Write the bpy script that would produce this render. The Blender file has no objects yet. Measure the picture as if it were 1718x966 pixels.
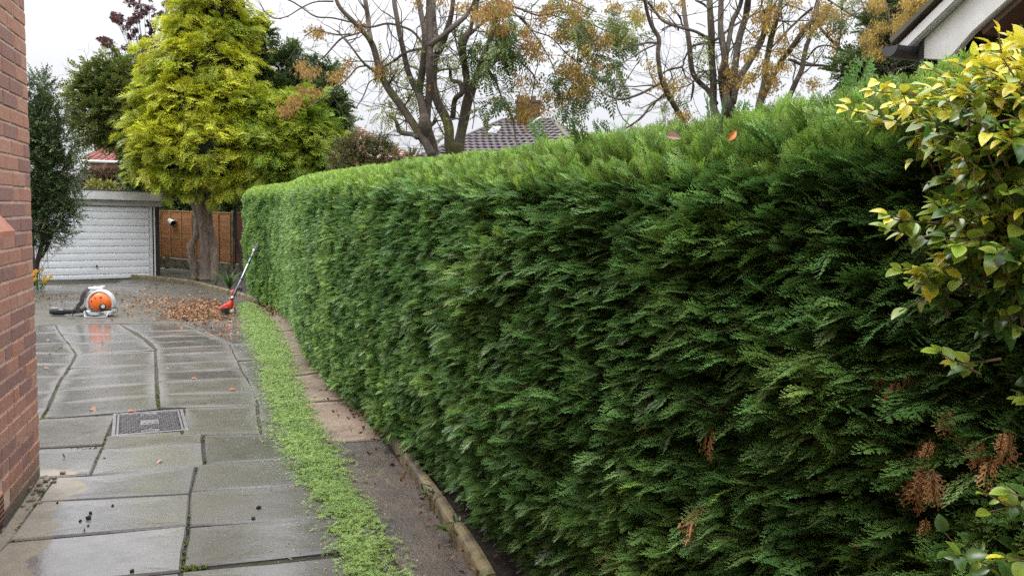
import bpy, bmesh, math, random
import numpy as np
from mathutils import Vector, Matrix, noise
R = math.radians
rng = np.random.default_rng(7)
random.seed(7)
sc = bpy.context.scene
col = sc.collection

# ------------------------------------------------------------------ camera
FPX = 1290.0                      # focal length in photo pixels (photo 1718 wide)
PITCH, ROLL = R(5.49), R(1.53)
EYE = Vector((0, 0, 1.5))
_r0 = Vector((1, 0, 0)); _u0 = Vector((0, math.sin(PITCH), math.cos(PITCH)))
FW = Vector((0, math.cos(PITCH), -math.sin(PITCH)))
RT = math.cos(ROLL) * _r0 + math.sin(ROLL) * _u0
UP = -math.sin(ROLL) * _r0 + math.cos(ROLL) * _u0
cam = bpy.data.objects.new('camera', bpy.data.cameras.new('camera'))
col.objects.link(cam)
cam.matrix_world = Matrix(((RT.x, UP.x, -FW.x, EYE.x), (RT.y, UP.y, -FW.y, EYE.y), (RT.z, UP.z, -FW.z, EYE.z), (0, 0, 0, 1)))
cam.data.sensor_width = 36; cam.data.lens = 36 * FPX / 1718
cam.data.clip_start = 0.05; cam.data.clip_end = 3000
sc.camera = cam

# ------------------------------------------------------------------ overcast sky and a weak, very soft sun
SUN_EL, SUN_AZ = R(48), R(-50)     # behind thin cloud, up to the left of the drive
w = bpy.data.worlds.new('World'); sc.world = w; w.use_nodes = True
nt = w.node_tree; nt.nodes.clear()
out = nt.nodes.new('ShaderNodeOutputWorld'); bg = nt.nodes.new('ShaderNodeBackground')
sky = nt.nodes.new('ShaderNodeTexSky'); sky.sky_type = 'NISHITA'; sky.sun_disc = False
sky.sun_elevation = SUN_EL; sky.sun_rotation = SUN_AZ; sky.air_density = 1.0; sky.dust_density = 3.0
tc = nt.nodes.new('ShaderNodeTexCoord'); sep = nt.nodes.new('ShaderNodeSeparateXYZ')
nt.links.new(tc.outputs['Generated'], sep.inputs[0])
mr = nt.nodes.new('ShaderNodeMapRange'); mr.inputs[1].default_value = 0; mr.inputs[2].default_value = 1
mr.inputs[3].default_value = 5.8; mr.inputs[4].default_value = 38.0        # an overcast sky brightens towards the zenith
pw = nt.nodes.new('ShaderNodeMath'); pw.operation = 'POWER'; pw.inputs[1].default_value = 1.7; pw.use_clamp = True
mx0 = nt.nodes.new('ShaderNodeMath'); mx0.operation = 'MAXIMUM'; mx0.inputs[1].default_value = 0; nt.links.new(sep.outputs[2], mx0.inputs[0])
nt.links.new(mx0.outputs[0], pw.inputs[0]); nt.links.new(pw.outputs[0], mr.inputs[0])
cn = nt.nodes.new('ShaderNodeTexNoise'); cn.inputs['Scale'].default_value = 2.2; cn.inputs['Detail'].default_value = 4
mpp = nt.nodes.new('ShaderNodeMapping'); mpp.inputs['Scale'].default_value = (1, 1, 2.5)
nt.links.new(tc.outputs['Generated'], mpp.inputs[0]); nt.links.new(mpp.outputs[0], cn.inputs['Vector'])
cm = nt.nodes.new('ShaderNodeMapRange'); cm.inputs[1].default_value = .3; cm.inputs[2].default_value = .7
cm.inputs[3].default_value = .95; cm.inputs[4].default_value = 1.03
nt.links.new(cn.outputs[0], cm.inputs[0])
mu = nt.nodes.new('ShaderNodeMath'); mu.operation = 'MULTIPLY'; nt.links.new(mr.outputs[0], mu.inputs[0]); nt.links.new(cm.outputs[0], mu.inputs[1])
vc = nt.nodes.new('ShaderNodeVectorMath'); vc.operation = 'SCALE'; vc.inputs[0].default_value = (.975, .99, 1.03)
nt.links.new(mu.outputs[0], vc.inputs['Scale'])
mix = nt.nodes.new('ShaderNodeMix'); mix.data_type = 'RGBA'; mix.inputs[0].default_value = 0.93   # cloud over the clear sky
nt.links.new(sky.outputs[0], mix.inputs[6]); nt.links.new(vc.outputs[0], mix.inputs[7])
nt.links.new(mix.outputs[2], bg.inputs[0]); bg.inputs[1].default_value = 0.1
nt.links.new(bg.outputs[0], out.inputs[0])
sl = bpy.data.lights.new('sun', 'SUN'); sl.energy = 1.5; sl.angle = R(25); sl.color = (1, .96, .9)
so = bpy.data.objects.new('sun', sl); col.objects.link(so)
_sd = Vector((math.sin(SUN_AZ) * math.cos(SUN_EL), math.cos(SUN_AZ) * math.cos(SUN_EL), math.sin(SUN_EL)))
so.rotation_euler = _sd.to_track_quat('Z', 'Y').to_euler()
sc.view_settings.view_transform = 'Standard'; sc.view_settings.look = 'None'
sc.view_settings.exposure = 0.5; sc.view_settings.gamma = 1
sc.cycles.max_bounces = 6; sc.cycles.diffuse_bounces = 3; sc.cycles.glossy_bounces = 3
sc.cycles.transmission_bounces = 4; sc.cycles.transparent_max_bounces = 6
sc.cycles.use_denoising = False        # keep the fine grain of leaves and grit
sc.cycles.sample_clamp_indirect = 4.0; sc.cycles.use_adaptive_sampling = False; sc.cycles.sampling_pattern = 'BLUE_NOISE'

# ------------------------------------------------------------------ placement helpers
SL = .034
def gz(y):                         # the drive falls gently towards the garage, level from there on
    return -SL * (min(y, 20.5) - 4.1)
def ray(px, py):
    px, py = float(px), float(py)
    return FW + (px - 859) / FPX * RT - (py - 483) / FPX * UP
def at(px, py, Y):
    Y = float(Y); d = ray(px, py); return EYE + d * (Y / d.y)
def gp(px, py, dz=0.0):
    d = ray(px, py)
    k = (-EYE.z + SL * 4.1 + dz) / (d.z + SL * d.y)
    p = EYE + d * k
    if p.y > 20.5 or k < 0:
        k = (gz(30) + dz - EYE.z) / d.z; p = EYE + d * k
    return p

# ------------------------------------------------------------------ object helpers
def tag(o, label=None, cat=None, group=None, kind=None):
    if label: o['label'] = label
    if cat: o['category'] = cat
    if group: o['group'] = group
    if kind: o['kind'] = kind
    return o
def thing(name, label, cat, loc=(0, 0, 0), rz=0.0, group=None):
    o = bpy.data.objects.new(name, None); col.objects.link(o)
    o.location = loc; o.rotation_euler = (0, 0, rz); o.empty_display_size = .1
    return tag(o, label, cat, group)
class MB:
    """collects polygons, then links them as one mesh object"""
    def __init__(s): s.v = []; s.f = []; s.tip = []
    def add(s, vs, fs, tip=None):
        b = len(s.v); s.v.extend([tuple(v) for v in vs]); s.f.extend([tuple(i + b for i in f) for f in fs])
        s.tip.extend(tip if tip is not None else [0.5] * len(vs)); return b
    def box(s, c, d, m=None, bev=0.0):
        x, y, z = [q / 2 for q in d]; M = m or Matrix.Identity(4)
        if bev <= 0:
            vs = [M @ Vector((c[0] + a * x, c[1] + b * y, c[2] + e * z)) for a in (-1, 1) for b in (-1, 1) for e in (-1, 1)]
            s.add(vs, [(0, 1, 3, 2), (4, 6, 7, 5), (0, 4, 5, 1), (2, 3, 7, 6), (0, 2, 6, 4), (1, 5, 7, 3)])
        else:
            bm = bmesh.new(); bmesh.ops.create_cube(bm, size=1)
            for v in bm.verts: v.co = Vector((c[0] + v.co.x * d[0], c[1] + v.co.y * d[1], c[2] + v.co.z * d[2]))
            bmesh.ops.bevel(bm, geom=bm.edges[:], offset=bev, segments=2, affect='EDGES', profile=.5)
            bm.verts.index_update()
            s.add([M @ v.co for v in bm.verts], [[v.index for v in f.verts] for f in bm.faces]); bm.free()
        return s
    def tube(s, pts, rad, n=8, caps=True, flat=1.0, ph=0):
        pts = [Vector(p) for p in pts]; k = len(pts)
        if not hasattr(rad, '__len__'): rad = [rad] * k
        ref = Vector((0, 0, 1)); vs = []
        prev = None
        for i in range(k):
            t = (pts[min(i + 1, k - 1)] - pts[max(i - 1, 0)])
            if t.length < 1e-9: t = Vector((0, 0, 1))
            t.normalize()
            if prev is None:
                a = t.cross(ref)
                if a.length < .1: a = t.cross(Vector((1, 0, 0)))
            else:
                a = prev - t * prev.dot(t)
            a.normalize(); prev = a; b = t.cross(a)
            for j in range(n):
                g = 2 * math.pi * j / n + ph
                vs.append(pts[i] + (a * math.cos(g) + b * math.sin(g) * flat) * rad[i])
        fs = [(i * n + j, i * n + (j + 1) % n, (i + 1) * n + (j + 1) % n, (i + 1) * n + j) for i in range(k - 1) for j in range(n)]
        if caps: fs += [tuple(range(n))[::-1], tuple((k - 1) * n + j for j in range(n))]
        s.add(vs, fs); return s
    def lathe(s, prof, n=24, m=None):
        M = m or Matrix.Identity(4); k = len(prof)
        vs = [M @ Vector((r * math.cos(2 * math.pi * j / n), r * math.sin(2 * math.pi * j / n), z)) for r, z in prof for j in range(n)]
        fs = [(i * n + j, i * n + (j + 1) % n, (i + 1) * n + (j + 1) % n, (i + 1) * n + j) for i in range(k - 1) for j in range(n)]
        if prof[0][0] > 1e-6: fs.append(tuple(range(n))[::-1])
        if prof[-1][0] > 1e-6: fs.append(tuple((k - 1) * n + j for j in range(n)))
        s.add(vs, fs); return s
    def prism(s, poly, z0, z1, m=None):
        M = m or Matrix.Identity(4); n = len(poly)
        vs = [M @ Vector((p[0], p[1], z)) for z in (z0, z1) for p in poly]
        s.add(vs, [tuple(range(n))[::-1], tuple(range(n, 2 * n))] + [(i, (i + 1) % n, n + (i + 1) % n, n + i) for i in range(n)]); return s
    def mesh(s, name, mat=None, smooth=False, tips=False):
        me = bpy.data.meshes.new(name); me.from_pydata(s.v, [], s.f); me.validate(); me.update()
        if mat: me.materials.append(mat)
        if smooth: me.polygons.foreach_set('use_smooth', [True] * len(me.polygons))
        if tips:
            a = me.attributes.new('tip', 'FLOAT', 'POINT'); a.data.foreach_set('value', s.tip)
        return me
    def build(s, name, mat=None, parent=None, smooth=False, tips=False, loc=None):
        o = bpy.data.objects.new(name, s.mesh(name, mat, smooth, tips)); col.objects.link(o)
        if parent: o.parent = parent
        if loc is not None: o.location = loc
        return o
def link(name, me, parent=None, loc=None, rot=None):
    o = bpy.data.objects.new(name, me); col.objects.link(o)
    if parent: o.parent = parent
    if loc is not None: o.location = loc
    if rot is not None: o.rotation_euler = rot
    return o
def spline(pts, n=6):
    """Catmull-Rom through the points; works on tuples of any length"""
    P = [np.array(p, float) for p in pts]; P = [2 * P[0] - P[1]] + P + [2 * P[-1] - P[-2]]; o = []
    for i in range(1, len(P) - 2):
        for k in range(n):
            t = k / n
            o.append(.5 * ((2 * P[i]) + (P[i + 1] - P[i - 1]) * t + (2 * P[i - 1] - 5 * P[i] + 4 * P[i + 1] - P[i + 2]) * t * t + (3 * P[i] - P[i - 1] - 3 * P[i + 1] + P[i + 2]) * t ** 3))
    o.append(P[-2]); return o

# ------------------------------------------------------------------ materials
class NM:
    def __init__(s, name):
        s.m = bpy.data.materials.new(name); s.m.use_nodes = True; s.t = s.m.node_tree; s.b = s.t.nodes['Principled BSDF']; s.o = s.t.nodes['Material Output']
    def n(s, ty, **k):
        nd = s.t.nodes.new(ty)
        for a, v in k.items():
            if hasattr(nd, a): setattr(nd, a, v)
        return nd
    def l(s, a, b): s.t.links.new(a, b)
    def pos(s): return s.n('ShaderNodeNewGeometry').outputs['Position']
    def objc(s): return s.n('ShaderNodeTexCoord').outputs['Object']
    def noise(s, scale, vec=None, detail=5, rough=.6, dist=0.0, stretch=None):
        nd = s.n('ShaderNodeTexNoise'); nd.inputs['Scale'].default_value = scale; nd.inputs['Detail'].default_value = detail
        nd.inputs['Roughness'].default_value = rough; nd.inputs['Distortion'].default_value = dist
        vec = vec or s.pos()
        if stretch:
            mp = s.n('ShaderNodeMapping'); mp.inputs['Scale'].default_value = stretch; s.l(vec, mp.inputs[0]); vec = mp.outputs[0]
        s.l(vec, nd.inputs['Vector']); return nd.outputs[0]
    def ramp(s, x, a=.4, b=.6, c=0.0, d=1.0):
        nd = s.n('ShaderNodeMapRange'); s.l(x, nd.inputs[0])
        for i, v in enumerate((a, b, c, d)): nd.inputs[i + 1].default_value = v
        return nd.outputs[0]
    def math(s, op, a, b=0.0):
        nd = s.n('ShaderNodeMath', operation=op)
        for i, v in enumerate((a, b)):
            if isinstance(v, (int, float)): nd.inputs[i].default_value = v
            else: s.l(v, nd.inputs[i])
        return nd.outputs[0]
    def mix(s, f, a, b, mode='MIX'):
        nd = s.n('ShaderNodeMix', data_type='RGBA', blend_type=mode)
        for i, v in ((0, f), (6, a), (7, b)):
            if isinstance(v, (int, float)): nd.inputs[i].default_value = v
            elif isinstance(v, tuple): nd.inputs[i].default_value = (*v[:3], 1)
            else: s.l(v, nd.inputs[i])
        return nd.outputs[2]
    def set(s, **k):
        for a, v in k.items():
            i = s.b.inputs[a.replace('_', ' ')]
            if isinstance(v, (int, float)): i.default_value = v
            elif isinstance(v, tuple): i.default_value = (*v[:3], 1)
            else: s.l(v, i)
        return s
    def bump(s, h, strength=.3, dist=.01):
        nd = s.n('ShaderNodeBump'); nd.inputs['Strength'].default_value = strength; nd.inputs['Distance'].default_value = dist
        s.l(h, nd.inputs['Height']); s.l(nd.outputs[0], s.b.inputs['Normal']); return s
    def rnd(s): return s.n('ShaderNodeObjectInfo').outputs['Random']
def simple(name, c, rough=.5, c2=None, scale=8, bump=.0, metal=0, bdist=.005, **k):
    m = NM(name)
    if c2 is None: c2 = tuple(q * .75 for q in c)
    v = m.objc(); f = m.ramp(m.noise(scale, v), .35, .65)
    m.set(Base_Color=m.mix(f, c, c2), Roughness=m.ramp(m.noise(scale * 3, v), .3, .7, max(0, rough - .1), min(1, rough + .12)), Metallic=metal, **k)
    if bump: m.bump(m.noise(scale * 6, v), bump, bdist)
    return m.m
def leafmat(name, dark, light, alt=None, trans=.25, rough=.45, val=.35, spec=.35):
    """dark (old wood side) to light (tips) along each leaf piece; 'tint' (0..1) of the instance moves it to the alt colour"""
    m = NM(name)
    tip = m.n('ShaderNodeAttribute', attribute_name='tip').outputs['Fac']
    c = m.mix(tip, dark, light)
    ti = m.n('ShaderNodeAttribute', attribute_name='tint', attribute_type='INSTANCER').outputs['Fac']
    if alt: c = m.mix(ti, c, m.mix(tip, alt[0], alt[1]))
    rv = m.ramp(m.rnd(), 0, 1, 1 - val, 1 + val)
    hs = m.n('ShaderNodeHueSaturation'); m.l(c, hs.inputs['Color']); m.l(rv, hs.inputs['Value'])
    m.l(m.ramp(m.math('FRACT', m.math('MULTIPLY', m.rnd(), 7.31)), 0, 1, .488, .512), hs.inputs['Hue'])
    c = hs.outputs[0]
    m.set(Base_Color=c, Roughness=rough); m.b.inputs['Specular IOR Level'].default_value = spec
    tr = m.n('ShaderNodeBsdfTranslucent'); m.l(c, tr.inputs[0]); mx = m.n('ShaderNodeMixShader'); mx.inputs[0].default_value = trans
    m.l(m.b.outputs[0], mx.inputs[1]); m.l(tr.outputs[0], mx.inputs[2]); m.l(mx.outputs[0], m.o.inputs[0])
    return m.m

# ------------------------------------------------------------------ many small pieces: points that carry rotation, size, kind and tint
_srccache = {}
def unit(a): return a / np.maximum(np.linalg.norm(a, axis=-1, keepdims=True), 1e-9)
def frame_euler(d, n):
    """rotations whose local Y looks along d and local Z is close to n"""
    y = unit(d); x = unit(np.cross(y, n)); z = np.cross(x, y)
    ry = -np.arcsin(np.clip(x[:, 2], -1, 1)); rx = np.arctan2(y[:, 2], z[:, 2]); rz = np.arctan2(x[:, 1], x[:, 0])
    return np.stack([rx, ry, rz], 1)
def scatter(name, pts, rot, scl, src, tint=None, parent=None, idx=None):
    pts = np.asarray(pts, float); N = len(pts)
    me = bpy.data.meshes.new(name); me.from_pydata([tuple(p) for p in pts], [], [])
    def att(nm, ty, vals, key='value'):
        a = me.attributes.new(nm, ty, 'POINT'); a.data.foreach_set(key, np.asarray(vals).ravel())
    att('rot', 'FLOAT_VECTOR', rot, 'vector'); att('scl', 'FLOAT', np.broadcast_to(scl, N).astype(float))
    att('idx', 'INT', (rng.integers(0, len(src), N) if idx is None else idx).astype(np.int32))
    att('tint', 'FLOAT', np.zeros(N) if tint is None else np.clip(tint, 0, 1))
    key = tuple(m.name for m in src)
    if key not in _srccache:
        c = bpy.data.collections.new(name + '_pieces')
        for i, m in enumerate(src):
            c.objects.link(bpy.data.objects.new('piece_%02d_%s' % (i, m.name), m))
        g = bpy.data.node_groups.new(name + '_scatter', 'GeometryNodeTree')
        g.interface.new_socket('Geometry', in_out='INPUT', socket_type='NodeSocketGeometry')
        g.interface.new_socket('Geometry', in_out='OUTPUT', socket_type='NodeSocketGeometry')
        gi = g.nodes.new('NodeGroupInput'); go = g.nodes.new('NodeGroupOutput')
        ci = g.nodes.new('GeometryNodeCollectionInfo'); ci.inputs['Collection'].default_value = c
        ci.inputs['Separate Children'].default_value = True; ci.inputs['Reset Children'].default_value = True
        ip = g.nodes.new('GeometryNodeInstanceOnPoints'); ip.inputs['Pick Instance'].default_value = True
        def na(nm, ty):
            a = g.nodes.new('GeometryNodeInputNamedAttribute'); a.data_type = ty; a.inputs['Name'].default_value = nm
            return [o for o in a.outputs if o.enabled and o.name == 'Attribute'][0]
        g.links.new(gi.outputs[0], ip.inputs['Points']); g.links.new(ci.outputs[0], ip.inputs['Instance'])
        g.links.new(na('idx', 'INT'), ip.inputs['Instance Index']); g.links.new(na('rot', 'FLOAT_VECTOR'), ip.inputs['Rotation'])
        g.links.new(na('scl', 'FLOAT'), ip.inputs['Scale']); g.links.new(ip.outputs[0], go.inputs[0])
        _srccache[key] = g
    o = bpy.data.objects.new(name, me); col.objects.link(o)
    md = o.modifiers.new('pieces', 'NODES'); md.node_group = _srccache[key]
    if parent: o.parent = parent
    return o

# ------------------------------------------------------------------ leaf piece shapes
def spray_mesh(name, mat, L=.1, W=.07, nb=7, ns=3, droop=.12, seed=0, fat=1.0, curl=0.0):
    """a flat feathery conifer spray: axis, alternate branchlets, scale-leaf fingers"""
    r = random.Random(seed); mb = MB()
    def leafq(p, d, l, w, t0, t1):
        sd = Vector((-d.y, d.x, 0)); sd = sd.normalized() * w / 2 if sd.length > 0 else Vector((w, 0, 0))
        mb.add([p, p + d * l * .55 + sd + Vector((0, 0, -w * .3)), p + d * l + Vector((0, 0, -l * droop * .5)), p + d * l * .55 - sd + Vector((0, 0, -w * .3))], [(0, 1, 2, 3)], [t0, (t0 + t1) / 2, t1, (t0 + t1) / 2])
    def zc(t): return -L * (droop * t * t + curl * t ** 3)
    def ax(t): return Vector((math.sin(t * 2.2 + seed) * L * .035, t * L, zc(t)))
    for i in range(3):
        a, b = i / 3, (i + 1) / 3; w = L * .018 * fat * (1.3 - a)
        mb.add([ax(a) + Vector((w, 0, 0)), ax(b) + Vector((w * .8, 0, 0)), ax(b) - Vector((w * .8, 0, 0)), ax(a) - Vector((w, 0, 0))], [(0, 1, 2, 3)], [a * .4] * 4)
    for i in range(nb * 2):
        t = .10 + .86 * (i + .3 * r.random()) / (nb * 2); sgn = 1 if i % 2 else -1
        l = W * (.75 * math.sin(min(1, (1 - t) * 1.25 + .12) * math.pi * .62) + .12) * r.uniform(.8, 1.15)
        ang = R(r.uniform(34, 50)) * sgn; d = Vector((math.sin(ang), math.cos(ang), r.uniform(-.18, .08)))
        p = ax(t); leafq(p, d, l, l * .17 * fat, .15 + .4 * t, .55 + .45 * t)
        for k in range(ns):
            q = .25 + .6 * k / max(1, ns - 1) if ns > 1 else .5
            for s2 in (-1, 1):
                if r.random() < .12: continue
                a2 = ang + s2 * R(38); d2 = Vector((math.sin(a2), math.cos(a2), r.uniform(-.2, .1)))
                leafq(p + d * l * q, d2, l * (.52 - .25 * q) * r.uniform(.8, 1.2), l * .13 * fat, .3 + .35 * t, .6 + .4 * t)
    leafq(ax(.97), Vector((0, 1, 0)), L * .12, L * .03 * fat, .6, 1)
    return mb.mesh(name, mat, False, True)
def leaf_into(mb, p, d, n, L, W, fold=.15, tip=1.0, curve=.12, seg=3, t0=.2):
    """one leaf blade with a folded midrib and curved tip"""
    d = d.normalized(); x = d.cross(n).normalized(); z = x.cross(d)
    vs = [p]; tp = [t0]
    for i in range(1, seg):
        t = i / seg; w = W / 2 * math.sin(math.pi * t ** .85) ** .8
        c = p + d * L * t - z * L * curve * t * t
        vs += [c + x * w + z * w * fold * 2, c - z * 0, c - x * w + z * w * fold * 2]; tp += [tip, (t0 + tip) / 2, tip]
    vs.append(p + d * L - z * L * curve); tp.append(tip)
    fs = [(0, 2, 1), (0, 3, 2)]
    for i in range(seg - 2):
        a = 1 + i * 3; fs += [(a, a + 1, a + 4, a + 3), (a + 1, a + 2, a + 5, a + 4)]
    a = 1 + (seg - 2) * 3; e = len(vs) - 1; fs += [(a, a + 1, e), (a + 1, a + 2, e)]
    mb.add(vs, fs, tp)
def twig_mesh(name, mat, L=.3, nl=9, leafL=.05, leafW=.025, seed=0, spread=60, opp=False, droop=.1, stem=.003):
    r = random.Random(seed); mb = MB()
    pts = [Vector((math.sin(i * .8 + seed) * L * .04, L * i / 4, -L * droop * (i / 4) ** 2)) for i in range(5)]
    mb.tube(pts, [stem, stem * .9, stem * .8, stem * .6, stem * .3], 3, False); mb.tip = [0.0] * len(mb.tip)
    for i in range(nl):
        t = .15 + .85 * i / (nl - 1); k = min(3, int(t * 4)); p = pts[k].lerp(pts[k + 1], t * 4 - k)
        for s in ((-1, 1) if opp else ((1,) if i % 2 else (-1,))):
            az = R(r.uniform(spread - 20, spread + 15)) * s * (1 - .6 * (t > .95)); rl = r.uniform(-.6, .6)
            d = Vector((math.sin(az), math.cos(az), r.uniform(-.4, .4))); n = Vector((rl, r.uniform(-.3, .3), 1)).normalized()
            leaf_into(mb, p, d, n, leafL * r.uniform(.7, 1.15), leafW * r.uniform(.8, 1.15), tip=r.uniform(.3, 1))
    return mb.mesh(name, mat, False, True)
def blob(name, mat, centre, rad, seed=0, parent=None, amp=.25, sub=3):
    bm = bmesh.new(); bmesh.ops.create_icosphere(bm, subdivisions=sub, radius=1)
    for v in bm.verts:
        k = 1 + amp * noise.noise(v.co * 2.3 + Vector((seed, 0, 0)))
        v.co = Vector((v.co.x * rad[0] * k + centre[0], v.co.y * rad[1] * k + centre[1], v.co.z * rad[2] * k + centre[2]))
    me = bpy.data.meshes.new(name); bm.to_mesh(me); bm.free(); me.materials.append(mat)
    return link(name, me, parent)
# ================================================================== GROUND AND DRIVE
def slab_mat(name, base, brown, wet=(.35, .6), tan=None, drywall=False, rough=1.0):
    m = NM(name); P = m.pos()
    rn = m.rnd()
    n1 = m.noise(1.3, P, 6, .6); n2 = m.noise(60, P, 3, .7); n3 = m.noise(9, P, 5, .65); n4 = m.noise(220, P, 2, .6)
    c = m.mix(m.ramp(n1, .35, .65), base, brown)
    c = m.mix(m.ramp(n3, .42, .7, 0, .75), c, tuple(q * .5 for q in base)); c = m.mix(m.ramp(m.noise(2.2, P, 6, .7, .8), .52, .66, 0, .7), c, tuple(q * .55 for q in brown))
    spk = min(1, .35 + rough * .65)
    c = m.mix(m.ramp(n2, .62, .75, 0, .55 * spk), c, tuple(min(1, q * 2.6) for q in base))      # pale aggregate showing
    c = m.mix(m.ramp(n4, .64, .72, 0, .7 * spk), c, tuple(min(1, q * 3.2) for q in base))
    hs = m.n('ShaderNodeHueSaturation'); m.l(c, hs.inputs['Color']); m.l(m.ramp(rn, 0, 1, .55, 1.3), hs.inputs['Value']); c = hs.outputs[0]
    film = m.ramp(m.noise(1.1, P, 4, .55, 1.2), wet[0], wet[1])
    if drywall:                                            # a dry margin along the house wall with a ragged edge
        sp = m.n('ShaderNodeSeparateXYZ'); m.l(P, sp.inputs[0])
        dist = m.math('ADD', m.math('MULTIPLY', m.math('ADD', sp.outputs[0], 2.563), .943), m.math('MULTIPLY', m.math('SUBTRACT', sp.outputs[1], 4.112), .334))
        dd = m.math('ADD', dist, m.math('MULTIPLY', m.math('SUBTRACT', m.noise(2.6, P, 6, .6), .5), .55))
        wetf = m.math('MAXIMUM', m.ramp(dd, .21, .235), m.ramp(m.math('ADD', sp.outputs[1], m.math('MULTIPLY', m.noise(3, P, 5), .5)), 4.45, 4.52))
        c = m.mix(wetf, m.mix(m.ramp(n3, .35, .65), (.22, .19, .145), (.15, .125, .09)), c)
        film = m.math('MULTIPLY', film, wetf)
    film = m.math('MULTIPLY', film, m.ramp(n2, .55, .8, 1, .35))
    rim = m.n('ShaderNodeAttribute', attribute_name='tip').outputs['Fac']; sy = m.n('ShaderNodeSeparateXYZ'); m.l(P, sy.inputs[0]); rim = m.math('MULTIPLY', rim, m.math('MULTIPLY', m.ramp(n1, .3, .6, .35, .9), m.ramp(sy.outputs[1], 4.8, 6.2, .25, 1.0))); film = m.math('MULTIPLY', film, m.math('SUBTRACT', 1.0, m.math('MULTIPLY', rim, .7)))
    c = m.mix(rim, c, tuple(min(1, q * 1.5) for q in base))  # drier, paler rims; the distance ramp paints ridge reflections into the farther rows
    c = m.mix(film, c, m.mix(.32, c, (.02, .018, .015)))
    m.set(Base_Color=c, Roughness=m.ramp(n3, .3, .7, .34, .62), Coat_Weight=film, Coat_Roughness=m.ramp(n3, .35, .7, .03, .18), Coat_IOR=1.5)
    h = m.math('ADD', m.math('MULTIPLY', n2, .5), m.math('ADD', m.math('MULTIPLY', n4, .25), m.math('MULTIPLY', n3, 1.2)))
    m.bump(h, min(1, .34 * rough), .006 * rough)
    nb = m.n('ShaderNodeBump'); nb.inputs['Strength'].default_value = .13; nb.inputs['Distance'].default_value = .004
    m.l(m.math('ADD', m.noise(45, P, 4, .7, .5), m.math('MULTIPLY', n3, 1.5)), nb.inputs['Height']); m.l(nb.outputs[0], m.b.inputs['Coat Normal'])
    return m.m
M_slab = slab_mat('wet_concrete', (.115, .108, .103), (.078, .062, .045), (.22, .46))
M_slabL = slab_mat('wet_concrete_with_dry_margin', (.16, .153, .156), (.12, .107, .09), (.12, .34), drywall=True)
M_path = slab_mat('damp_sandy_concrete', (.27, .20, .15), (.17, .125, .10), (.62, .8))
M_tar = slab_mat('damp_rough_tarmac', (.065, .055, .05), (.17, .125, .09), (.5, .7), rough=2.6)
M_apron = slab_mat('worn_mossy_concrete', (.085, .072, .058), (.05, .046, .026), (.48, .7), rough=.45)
def soilmat(name, a, b, moss=None):
    m = NM(name); P = m.pos(); c = m.mix(m.ramp(m.noise(14, P), .35, .65), a, b)
    if moss: c = m.mix(m.ramp(m.noise(5, P, 6, .7), .5, .58), c, m.mix(m.ramp(m.noise(40, P), .4, .6), moss, tuple(q * .5 for q in moss)))
    m.set(Base_Color=c, Roughness=.85); m.bump(m.noise(70, P, 6, .7), .8, .02); return m.m
M_joint = soilmat('mossy_joint_sand', (.045, .037, .027), (.015, .012, .009), (.05, .055, .015))
M_soil = soilmat('dark_garden_soil', (.045, .03, .02), (.018, .012, .009))
M_grass = soilmat('rough_ground', (.05, .055, .02), (.03, .035, .012))

mb = MB(); N = 40                                      # one sheet that reaches the horizon
ys = [-30, -6, 4.1, 20.5, 40, 120, 500, 2500]; xs = [-2500, -300, -60, -15, 15, 60, 300, 2500]
for y in ys:
    for x in xs: mb.v.append((x, y, gz(y) - .12 - (0 if abs(x) < 100 and y < 100 else .1))); mb.tip.append(0)
n = len(xs)
for j in range(len(ys) - 1):
    for i in range(n - 1): mb.f.append((j * n + i, j * n + i + 1, (j + 1) * n + i + 1, (j + 1) * n + i))
tag(mb.build('ground', M_grass), kind='structure')

drive = MB()
for poly in [[(-2.95, -1.5), (3.0, -1.5), (.2, 3.0), (-1.5, 8.2), (-4.6, 15.0), (-7.9, 20.4), (-9, 21.5), (-14, 21.5), (-14, 12), (-3.4, 4.2)]]:
    import mathutils
    tess = mathutils.geometry.tessellate_polygon([[Vector((x, y, 0)) for x, y in poly]])
    drive.add([(x, y, gz(y) - .012) for x, y in poly], [tuple(t)[::1] for t in tess])
bm = bmesh.new(); me = drive.mesh('driveway', M_joint); bm.from_mesh(me)
bmesh.ops.recalc_face_normals(bm, faces=bm.faces)
if bm.faces[0].normal.z < 0: bmesh.ops.reverse_faces(bm, faces=bm.faces)
for _ in range(0): pass
bm.to_mesh(me); bm.free()
driveway = tag(link('driveway', me), kind='structure')

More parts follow.
